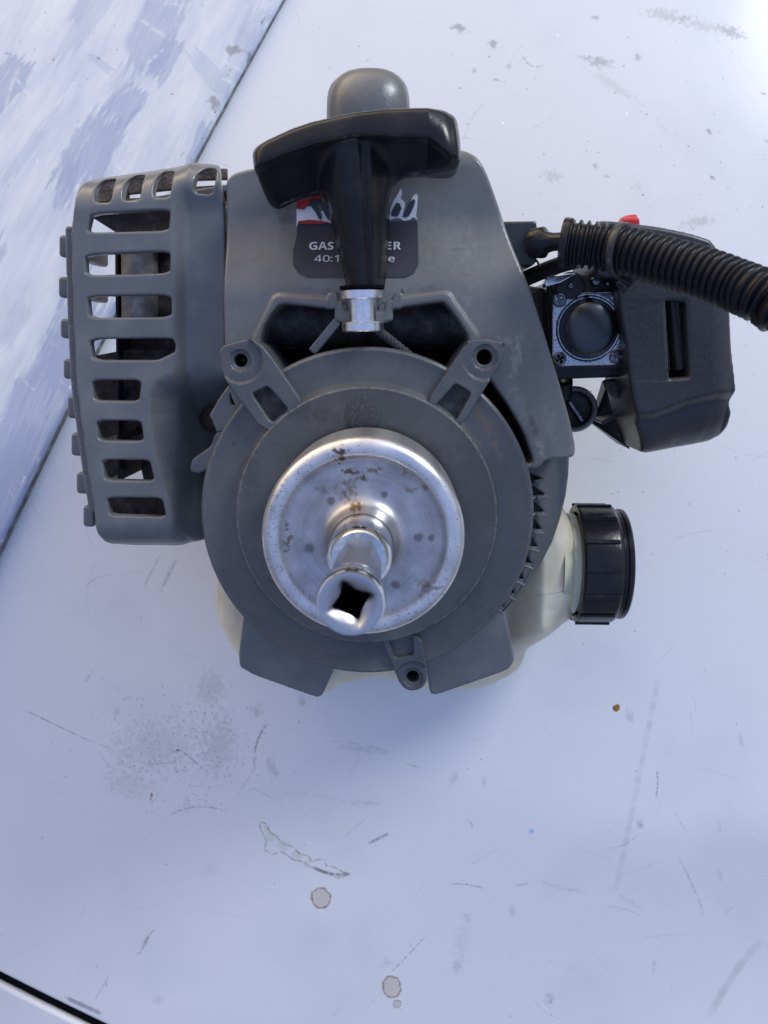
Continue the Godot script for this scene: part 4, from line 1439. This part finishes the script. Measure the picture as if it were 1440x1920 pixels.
func starter_handle() -> void:
	var o := Node3D.new()
	o.name = "starter_handle"
	engine.add_child(o)
	var h := 0.140
	var q := outline([
		476, 292, 480, 284, 489, 278, 568, 241, 664, 219, 727, 211, 800, 208, 835, 209, 850, 214, 857, 224, 861, 260, 863, 298, 860, 310, 853, 317, 839, 320, 785, 317, 757, 320, 742, 330, 735, 345, 731, 366,
		729, 419, 724, 499, 719.5, 548, 646, 548, 641, 512, 619, 419, 607, 370, 600, 357, 590, 353, 568, 358, 536, 370, 516, 380, 503, 379, 494, 371, 486, 346, 478, 308], h)
	var fold := [478, 322, 488, 319, 536, 297, 593, 278, 664, 263, 715, 263, 801, 266, 825, 284, 845, 300]
	var upper := [478, 290, 568, 241, 664, 219, 727, 211, 860, 209]
	var top := func(p: Vector2) -> float:
		var s := seen(p, h)
		var f := along(fold, s.x)
		var dy := s.y - f
		var y := 0.0
		if dy < 0.0:
			y = 0.1500 - 0.0026 * pow(-dy / 50.0, 2.0)
		else:
			y = 0.1500 - 0.0035 * smoothstep(0.0, 12.0, dy) - 0.019 * clampf((dy - 4.0) / 62.0, 0.0, 1.2)
		var endk := maxf(0.0, absf(s.x - 669.0) - 160.0) / 34.0
		y -= 0.004 * endk * endk
		var hw := lerpf(62.0, 37.0, clampf((s.y - 340.0) / 200.0, -0.3, 1.0))
		var xc := lerpf(668.0, 683.0, clampf((s.y - 340.0) / 200.0, -0.6, 1.0))
		var u := (s.x - xc) / hw
		var st := 0.1475 - 0.009 * smoothstep(300.0, 545.0, s.y)
		st -= 0.0105 * pow(absf(u), 2.4) + 0.0022 * smoothstep(0.10, 0.26, u) - 0.0016 * exp(-pow((u - 0.42) / 0.16, 2.0)) + 0.012 * smoothstep(1.0, 1.8, absf(u))
		if s.y < 268.0:
			st -= 0.02 * smoothstep(268.0, 240.0, s.y)
		return maxf(smax(y, st, 0.004), 0.1275)
	add(o, "t_grip", relief([rounded(q, 0.2, 1)], [], 0.00055, top, 0.0024, 0.1245, true), M.black)
	# aluminium rope guide below the stem
	var c := pl(680, 583, 0.1315)
	var prof := [Vector2(0.0001, -0.0080), Vector2(0.0078, -0.0080), Vector2(0.0082, -0.0076), Vector2(0.0082, -0.0046), Vector2(0.0079, -0.0043), Vector2(0.0056, -0.0042), Vector2(0.0055, 0.0042), Vector2(0.0079, 0.0043), Vector2(0.0082, 0.0046), Vector2(0.0082, 0.0076), Vector2(0.0078, 0.0080), Vector2(0.0001, 0.0080)]
	add(o, "rope_guide", lathe(prof, 48), M.alu, at_pos(c, axis_basis(Vector3(0.02, 0.0, 1))))
	add(o, "dark_washer", lathe([Vector2(0.0001, -0.0094), Vector2(0.0088, -0.0094), Vector2(0.0088, -0.0083), Vector2(0.0001, -0.0083)], 40), M.near_black, at_pos(c, axis_basis(Vector3(0.02, 0.0, 1))))


func sticker() -> void:
	var o := Node3D.new()
	o.name = "sticker"
	engine.add_child(o)
	# the label lies on the cover, whose face falls away towards the far edge
	var z_top := p2(700, 400, 0.115).y
	var z_mid := p2(700, 560, 0.125).y
	var on := func(p: Vector2) -> float: return 0.1265 - 0.011 * smoothstep(z_mid, z_top, p.y)
	var plate := func(called: String, a: Array, lift: float, m: Material, k := 0.0) -> void:
		var q := outline(a, 0.1195)
		if k > 0.0:
			q = rounded(q, k, 2)
		add(o, called, relief([q], [], 0.0006, func(p: Vector2) -> float: return on.call(p) + lift, 0.0, func(p: Vector2) -> float: return on.call(p) - 0.0005), m)
	plate.call("label_field", [556, 416, 600, 412, 700, 414, 783, 412, 784, 470, 784, 498, 776, 514, 760, 522, 580, 522, 562, 514, 552, 498, 550, 470, 555, 446], 0.0004, M.ink)
	plate.call("torn_paper", [554, 388, 562, 390, 575, 384, 588, 386, 594, 398, 604, 392, 612, 404, 622, 416, 556, 418, 549, 478, 552, 452, 555, 440], 0.0007, M.white)
	plate.call("torn_red_print", [555, 366, 560, 362, 572, 364, 600, 361, 604, 369, 586, 372, 577, 382, 568, 391, 554, 389], 0.0010, M.scarlet)
	plate.call("torn_red_print", [556, 413, 580, 410, 600, 412, 622, 416, 600, 418, 556, 418], 0.0010, M.scarlet)
	plate.call("torn_gap", [582, 386, 590, 384, 601, 398, 603, 411, 597, 409, 590, 396], 0.0012, M.ink)
	plate.call("torn_gap", [596, 374, 606, 378, 618, 398, 622, 414, 612, 408, 604, 392], 0.0012, M.ink)
	plate.call("torn_gap", [577, 372, 590, 370, 600, 372, 598, 380, 586, 382, 578, 380], 0.0012, M.ink)
	plate.call("torn_paper", [728, 402, 731, 390, 738, 374, 747, 359, 752, 348, 754, 358, 751, 370, 757, 374, 760, 382, 757, 394, 754, 406, 760, 404, 766, 386, 774, 366, 780, 360, 784, 364, 782, 392, 780, 402, 784, 413, 776, 404, 768, 410, 757, 412, 748, 406, 730, 410], 0.0007, M.white)
	plate.call("torn_gap", [732, 402, 736, 390, 744, 377, 750, 380, 753, 388, 748, 400, 744, 405], 0.0010, M.ink)
	plate.call("torn_gap", [756, 406, 761, 392, 768, 378, 777, 369, 779, 376, 774, 390, 766, 404], 0.0010, M.ink)
	for w: Array in [["GAS TRIMMER", 461.0, 580.0, 752.0, 0.0034, true], ["40:1 Mixture", 486.0, 591.0, 740.0, 0.0030, false]]:
		var f := SystemFont.new()
		f.font_names = PackedStringArray(["Droid Sans"])
		f.font_weight = 700 if w[5] else 400
		var t := TextMesh.new()
		t.text = w[0]
		t.font = f
		t.font_size = 32
		t.pixel_size = 0.001
		t.depth = 0.02
		var bb := t.get_aabb()
		var y := 0.1195
		var a := pl(w[2], w[1], y)
		var b := pl(w[3], w[1], y)
		var c := (a + b) / 2
		c.y = on.call(Vector2(c.x, c.z)) + 0.00055
		var slope: float = (on.call(Vector2(c.x, c.z + 0.002)) - on.call(Vector2(c.x, c.z - 0.002))) / 0.004
		var right := Vector3.RIGHT
		var down := Vector3(0, slope, 1).normalized()
		var nrm := down.cross(right)
		var sx := a.distance_to(b) / bb.size.x
		var sy: float = w[4] / bb.size.y
		var basis_ := Basis(right * sx, -down * sy, nrm * 0.012)
		var mi := add(o, "lettering", t, M.silver)
		mi.transform = Transform3D(basis_, c - basis_ * Vector3(bb.get_center().x, bb.get_center().y, 0))


# ---------------------------------------------------------------- engine: fuel tank
func fuel_tank() -> void:
	var o := Node3D.new()
	o.name = "fuel_tank"
	engine.add_child(o)
	var h := 0.050
	var q := outline([415, 1060, 412, 1095, 412, 1130, 419, 1160, 436, 1195, 470, 1240, 560, 1275, 610, 1288, 624, 1284, 645, 1268, 690, 1261, 735, 1259, 800, 1280, 900, 1280, 964, 1248, 977, 1228, 983, 1207, 996, 1192, 1027, 1171, 1048, 1149, 1061, 1138, 1066, 1060, 1060, 974, 1020, 900, 800, 900, 500, 960], h)
	var top := func(p: Vector2) -> float:
		var s := seen(p, h)
		var y := h + 0.018 - 0.010 * smoothstep(985.0, 1060.0, s.x) * smoothstep(1075.0, 1160.0, s.y)
		y += 0.017 * smoothstep(940.0, 1000.0, s.x) * smoothstep(1215.0, 1130.0, s.y)
		return y
	add(o, "tank_body", relief([rounded(q, 0.2, 1)], [], 0.0011, top, 0.012, 0.004, true), M.cream)
	var c := pl(1080, 1056, 0.061)
	var ax := axis_basis(Vector3(1, 0.02, 0.0))
	var rr := 0.0297
	add(o, "filler_neck", lathe([Vector2(0.0256, -0.010), Vector2(0.0248, -0.008), Vector2(0.0240, -0.006), Vector2(0.0252, -0.005), Vector2(0.0252, -0.002), Vector2(0.0240, -0.001), Vector2(0.0240, 0.010)], 64), M.neck, at_pos(c, ax))
	var g := Node3D.new()
	g.name = "fuel_cap"
	o.add_child(g)
	g.transform = at_pos(c, ax)
	add(g, "cap_skirt", lathe([Vector2(0.0258, -0.0005), Vector2(0.0266, -0.0012), Vector2(rr - 0.0008, -0.0012), Vector2(rr, -0.0004), Vector2(rr, 0.0150), Vector2(rr - 0.0006, 0.0166), Vector2(rr - 0.0022, 0.0180), Vector2(rr - 0.0030, 0.0184), Vector2(rr - 0.0030, 0.0196), Vector2(rr - 0.0022, 0.0202), Vector2(rr - 0.0022, 0.0218), Vector2(rr - 0.0030, 0.0226), Vector2(0.018, 0.0230), Vector2(0.00001, 0.0232)], 96), M.black)
	add(g, "cap_inside", lathe([Vector2(0.0262, -0.0008), Vector2(0.0255, 0.006), Vector2(0.0001, 0.006)], 48), M.near_black)
	for k in 14:
		var w := TAU * (k + 0.35) / 14.0
		var dir := Vector3(cos(w), 0, sin(w))
		add(g, "grip_rib", block(0.0014, 0.0166, 0.0020, 0.0004), M.black, at_pos(dir * (rr + 0.0002) + Vector3(0, 0.0072, 0), Basis(Vector3.UP, -w)))
	# seams moulded in the tank, and a smear of dried fuel
	for s: Array in [[[1060, 1103], [1045, 1108], [1020, 1111], [1004, 1116]]]:
		var pts := []
		for i in s.size() - 1:
			for t in 6:
				var p := p2(lerpf(s[i][0], s[i + 1][0], t / 6.0), lerpf(s[i][1], s[i + 1][1], t / 6.0), 0.082)
				pts.append(Vector3(p.x, float(top.call(p)) - 0.0001, p.y))
		var path := curve_through(pts, 0.0008)
		add(o, "mould_seam", sweep(path, same(path.size(), 0.00016), 6), M.sooty)


# ---------------------------------------------------------------- engine: right side
func ignition_coil() -> void:
	var o := Node3D.new()
	o.name = "ignition_coil"
	engine.add_child(o)
	add(o, "coil_box", slab(rounded(outline([925, 415, 1003, 414, 1007, 418, 1007, 490, 1000, 497, 925, 501], 0.108), 0.06, 1), 0.075, 0.108, 0.0012), M.texblack)
	var a := pl(1000, 456, 0.108)
	var b := pl(1064, 452, 0.118)
	add(o, "cable_boot", sweep(PackedVector3Array([a, a.lerp(b, 0.3), a.lerp(b, 0.36), a.lerp(b, 0.6), b]), PackedFloat32Array([0.0060, 0.0062, 0.0044, 0.0036, 0.0036]), 24), M.black)
	var wire := curve_through([pl(1006, 488, 0.10), pl(1012, 500, 0.103), pl(1008, 505, 0.10), pl(995, 506, 0.09)], 0.001)
	add(o, "thin_wire", sweep(wire, same(wire.size(), 0.0005), 8), M.rubber)
	var lead := curve_through([pl(960, 535, 0.085), pl(1000, 516, 0.092), pl(1040, 500, 0.104), pl(1085, 486, 0.118)], 0.002)
	add(o, "plug_lead", sweep(lead, same(lead.size(), 0.0034), 16), M.rubber)


func cross_screw(parent: Node3D, at: Vector3, r: float, turn: float, m: Material) -> void:
	var arm := r * 0.62
	var t := r * 0.17
	var x := PackedVector2Array()
	for k in 4:
		var d := Vector2.from_angle(turn + k * PI / 2)
		var s := d.orthogonal()
		x.append(d * arm - s * t)
		x.append(d * arm + s * t)
		x.append(d * t * 1.5 + s * t * 1.5)
	var dome := func(p: Vector2) -> float: return r * 0.42 - 0.45 / r * p.length_squared() * 0.5
	var g := Node3D.new()
	g.name = "screw"
	parent.add_child(g, true)
	g.position = at
	add(g, "screw_head", relief([circle(Vector2.ZERO, r, 32)], [x], r * 0.09, dome, r * 0.12, -0.0004), m)
	add(g, "cross_recess", lathe([Vector2(0.00001, 0.0), Vector2(r * 0.8, 0.0)], 16), M.near_black)


func carburetor() -> void:
	var o := Node3D.new()
	o.name = "carburetor"
	engine.add_child(o)
	var h := 0.096
	add(o, "carburetor_body", slab(rounded(outline([1022, 528, 1165, 524, 1172, 706, 1036, 711, 1026, 690], h - 0.010), 0.04, 1), 0.045, h - 0.006, 0.0015), M.black)
	add(o, "intake_block", slab(outline([930, 525, 1026, 540, 1040, 690, 980, 690], 0.08), 0.04, 0.078, 0.001), M.dark)
	add(o, "gasket", slab(rounded(outline([1032, 547, 1163, 541, 1169, 689, 1032, 693], h - 0.004), 0.06, 2), h - 0.006, h - 0.0022, 0.0003), M.rubber)
	# pressed cover with a raised dome and vent hole
	var plate := rounded(outline([1036, 550, 1160, 545, 1166, 684, 1035, 688], h), 0.07, 2)
	var c := p2(1104, 616, h)
	var R := 57.0 / FOCAL * 0.365
	var vent := p2(1103, 564, h)
	var top := func(p: Vector2) -> float:
		var d := p.distance_to(c) / R
		return h - 0.0006 * smoothstep(1.06, 1.0, d)
	add(o, "cover_plate", relief([plate], [], 0.0005, top, 0.0005, h - 0.003), M.zinc)
	var prof := []
	for i in 13:
		var t := i / 12.0
		prof.append(Vector2(R * (1.0 - 0.20 * t - 0.03 * sin(t * PI)), h - 0.0008 + 0.0050 * smoothstep(0.0, 1.0, t)))
	prof.append_array([Vector2(R * 0.74, h + 0.0048), Vector2(R * 0.62, h + 0.0055), Vector2(R * 0.46, h + 0.0061), Vector2(R * 0.28, h + 0.0065), Vector2(R * 0.12, h + 0.0067), Vector2(0.00001, h + 0.0067)])
	add(o, "vent_hole", lathe([Vector2(0.0013, h + 0.0005), Vector2(0.0013, h + 0.0027), Vector2(0.00001, h + 0.0027)], 20), M.near_black, at_pos(Vector3(vent.x, 0, vent.y)))
	add(o, "cover_dome", lathe(prof, 64), M.dome, at_pos(Vector3(c.x, 0, c.y)))
	var k := 0
	for s: Array in [[1049, 563], [1049, 673], [1155, 669], [1156, 556]]:
		var p := pl(s[0], s[1], h)
		cross_screw(o, p, 0.0031, 0.7 + 0.5 * k, M.darksteel)
		k += 1
	add(o, "bracket", slab(outline([1022, 530, 1026, 518, 1080, 510, 1082, 514, 1052, 530, 1024, 538], 0.100), 0.092, 0.0985, 0.0006), M.steel)
	add(o, "clamp_ear", lathe([Vector2(0.0062, 0.085), Vector2(0.0062, 0.0955), Vector2(0.0052, 0.0962), Vector2(0.00001, 0.0962)], 28), M.rubber, at_pos(Vector3(p2(1070, 537, 0.096).x, 0, p2(1070, 537, 0.096).y)))
	for s: Array in [[1070, 536, 0.0014], [1118, 527, 0.0022], [1140, 531, 0.0013]]:
		var p := pl(s[0], s[1], 0.0965)
		add(o, "rivet", lathe([Vector2(s[2], -0.003), Vector2(s[2], 0.0), Vector2(s[2] * 0.75, 0.0008), Vector2(s[2] * 0.3, 0.0011), Vector2(0.00001, 0.0012)], 20), M.darksteel, at_pos(p))
	add(o, "shelf", slab(outline([1035, 515, 1170, 515, 1172, 545, 1035, 548], 0.092), 0.080, 0.0925, 0.001), M.texblack)
	# brass jet, and the ringed stub below it
	add(o, "brass_jet", rod(pl(1054, 694, 0.078), pl(1054, 716, 0.078), 0.0030, 16), M.brass)
	add(o, "jet_collar", rod(pl(1056, 690, 0.079), pl(1056, 699, 0.079), 0.0048, 20), M.darksteel)
	add(o, "jet_post", rod(pl(1056, 714, 0.076), pl(1056, 740, 0.072), 0.0044, 16), M.rubber)
	var cc := pl(1077, 767, 0.074)
	var ring := Node3D.new()
	ring.name = "intake_stub"
	o.add_child(ring)
	ring.position = cc
	ring.rotation_degrees = Vector3(-6, 0, 8)
	add(ring, "stub_ring", lathe([Vector2(0.0104, -0.024), Vector2(0.0104, -0.002), Vector2(0.0101, -0.0006), Vector2(0.0094, 0.0), Vector2(0.0084, -0.0004), Vector2(0.0080, -0.0014), Vector2(0.0077, -0.008), Vector2(0.0030, -0.009), Vector2(0.00001, -0.009)], 48), M.dark)
	add(ring, "stub_rim", lathe([Vector2(0.0106, -0.0022), Vector2(0.0108, -0.0012), Vector2(0.0102, 0.0004), Vector2(0.0094, 0.0006), Vector2(0.0086, 0.0)], 48), M.shroud)
	add(ring, "stub_vane", block(0.0022, 0.006, 0.0120, 0.0006), M.darksteel, at_pos(Vector3(0.001, -0.006, 0.001), Basis(Vector3.UP, 0.6)))


func air_filter() -> void:
	var o := Node3D.new()
	o.name = "air_filter_cover"
	engine.add_child(o)
	var h := 0.106
	var q := outline3([
		1159, 549, h, 1166, 600, h, 1174, 642, h, 1181, 717, h, 1183, 790, 0.095, 1183, 820, 0.082, 1179, 841, 0.072, 1250, 833, 0.072, 1310, 824, 0.072, 1332, 814, 0.074, 1345, 798, 0.078, 1355, 772, 0.084, 1357, 755, 0.090, 1366, 741, 0.094, 1368, 728, 0.094,
		1367, 660, 0.098, 1363, 579, 0.098, 1352, 520, 0.098, 1327, 455, 0.098, 1280, 440, 0.098, 1219, 428, 0.098, 1123, 417, 0.098, 1108, 424, 0.098, 1108, 520, 0.100, 1158, 524, 0.100])
	var slot := rounded(outline([1250.6, 565, 1285, 567, 1291, 706, 1256, 709], h), 0.03, 1)
	var bend := [1180, 776, 1230, 772, 1290, 748, 1345, 735, 1370, 735]
	var top := func(p: Vector2) -> float:
		var s := seen(p, h)
		var f := along(bend, s.x)
		var d := maxf(s.y - f + 6.0, 0.0)
		var y := h + 0.0008 * smoothstep(470.0, 720.0, s.y)
		y -= 0.040 * (1.0 - sqrt(1.0 - pow(minf(d / 135.0, 0.97), 2.0))) + 0.004 * smoothstep(2.0, 26.0, d)
		y -= 0.003 * pow(clampf((s.x - 1330.0) / 40.0, 0.0, 1.2), 2.0)
		# faint raised field round the slot
		if s.x < 1251.0 and s.y > 562.0 and s.y < 716.0:
			y -= 0.0003 * smoothstep(562.0, 566.0, s.y) * smoothstep(716.0, 712.0, s.y)
		return y
	add(o, "filter_shell", relief([rounded(q, 0.16, 1)], [slot], 0.0008, top, 0.0022, func(p: Vector2) -> float: return minf(0.062, top.call(p) - 0.02)), M.texblack)
	var g := Node3D.new()
	g.name = "latch"
	o.add_child(g)
	add(g, "latch_roll", rod(pl(1262, 560, 0.0985), pl(1274, 692, 0.0985), 0.0040, 24), M.black)
	add(g, "latch_floor", slab(outline([1240, 555, 1300, 555, 1305, 720, 1245, 722], 0.09), 0.080, 0.090, 0.0004), M.near_black)
	# open air scoop on the near left corner
	var sc := Node3D.new()
	sc.name = "air_scoop"
	o.add_child(sc)
	add(sc, "scoop_floor", slab(outline([1112, 792, 1123, 764, 1141, 716, 1200, 716, 1200, 830, 1182, 838], 0.046), 0.042, 0.046, 0.0005), M.texblack)
	for w: Array in [[1110, 793, 1180, 842, 0.052, 0.068], [1113, 786, 1140, 716, 0.050, 0.056]]:
		var a := pl(w[0], w[1], w[4])
		var b := pl(w[2], w[3], w[5])
		var st := SurfaceTool.new()
		st.begin(Mesh.PRIMITIVE_TRIANGLES)
		var th := Vector3(0.0, 0, -0.0022) if w[1] > 790 else Vector3(0.0022, 0, 0)
		var lo := Vector3(0, -1, 0)
		var a0 := a + lo * (a.y - 0.044)
		var b0 := b + lo * (b.y - 0.044)
		quad(st, a, b, b + th, a + th)
		quad(st, a0, b0, b, a)
		quad(st, a + th, b + th, b0 + th, a0 + th)
		quad(st, a, a + th, a0 + th, a0)
		st.generate_normals()
		add(sc, "scoop_wall", st.commit(), M.texblack)
	add(sc, "filter_pad", slab(rounded(outline([1141, 712, 1186, 716, 1186, 762, 1160, 748, 1144, 728], 0.082), 0.2, 2), 0.070, 0.082, 0.001), M.dark)
	var r0 := pl(1129, 788, 0.064)
	var r1 := pl(1186, 770, 0.074)
	add(sc, "scoop_fin", block(r0.distance_to(r1), 0.016, 0.0016, 0.0004), M.texblack, at_pos((r0 + r1) / 2 + Vector3(0, -0.007, 0), Basis(Vector3.UP, -Vector2(r1.x - r0.x, r1.z - r0.z).angle())))
	add(o, "choke_lever", relief([rounded(outline([1160, 440, 1163, 420, 1168, 407, 1174, 403, 1194, 400, 1198, 403, 1198, 440], 0.092), 0.18, 1)], [], 0.0006, func(p: Vector2) -> float: return 0.094 - 0.003 * smoothstep(p2(1180, 412, 0.094).y, p2(1180, 402, 0.094).y, p.y), 0.0012, 0.086), M.red)


# ---------------------------------------------------------------- the ribbed conduit
func conduit() -> void:
	var o := Node3D.new()
	o.name = "cable_conduit"
	add_child(o)
	tag(o, "black corrugated cable conduit curving off to the right, tied over the filter box", "conduit")
	var pts := [pw(1056, 455, 0.150), pw(1090, 458, 0.152), pw(1125, 462, 0.154), pw(1162, 468, 0.158), pw(1225, 485, 0.166), pw(1312, 510, 0.178), pw(1376, 534, 0.187), pw(1440, 562, 0.196), pw(1540, 625, 0.200), Vector3(0.235, 0.180, -0.02), Vector3(0.285, 0.13, 0.05), Vector3(0.34, 0.06, 0.11), Vector3(0.40, 0.011, 0.17), Vector3(0.50, 0.010, 0.24)]
	var path := curve_through(pts, 0.00030)
	var pitch := 0.00288
	var rad := PackedFloat32Array()
	for i in path.size():
		var t := fposmod(i * 0.0003 / pitch, 1.0)
		var s := 0.5 + 0.5 * cos(t * TAU)
		rad.append(0.00750 + 0.00140 * smoothstep(0.25, 0.95, s))
	add(o, "conduit_tube", sweep(path, rad, 40), M.conduit)
	var tn := (path[12] - path[0]).normalized()
	add(o, "conduit_mouth", lathe([Vector2(0.00001, 0.0004), Vector2(0.0066, 0.0004), Vector2(0.0072, 0.0012), Vector2(0.0092, 0.0010), Vector2(0.0094, 0.0), Vector2(0.0092, -0.0018)], 40), M.black, at_pos(path[2], axis_basis(-tn)))
	# cable tie
	var k := 0
	for i in path.size():
		if path[i].x < pw(1163, 468, 0.158).x:
			k = i
	var c := path[k]
	var t2 := (path[k + 8] - path[k - 8]).normalized()
	var g := Node3D.new()
	g.name = "cable_tie"
	o.add_child(g)
	add(g, "tie_band", lathe([Vector2(0.0088, -0.0014), Vector2(0.0096, -0.0014), Vector2(0.0098, -0.0010), Vector2(0.0098, 0.0010), Vector2(0.0096, 0.0014), Vector2(0.0088, 0.0014)], 48), M.texblack, at_pos(c, axis_basis(t2 + Vector3(0.0, 0.0, -0.12))))
	var hd := pw(1176, 529, 0.150)
	add(g, "tie_head", block(0.0060, 0.0050, 0.0050, 0.0007), M.texblack, at_pos(hd, Basis(Vector3.UP, 0.75)))
	var e0 := pw(1160, 512, 0.154)
	add(g, "tie_neck", block(e0.distance_to(hd) + 0.002, 0.0014, 0.0028, 0.0004), M.texblack, at_pos((e0 + hd) / 2, Basis(Vector3.UP, -Vector2(hd.x - e0.x, hd.z - e0.z).angle())))
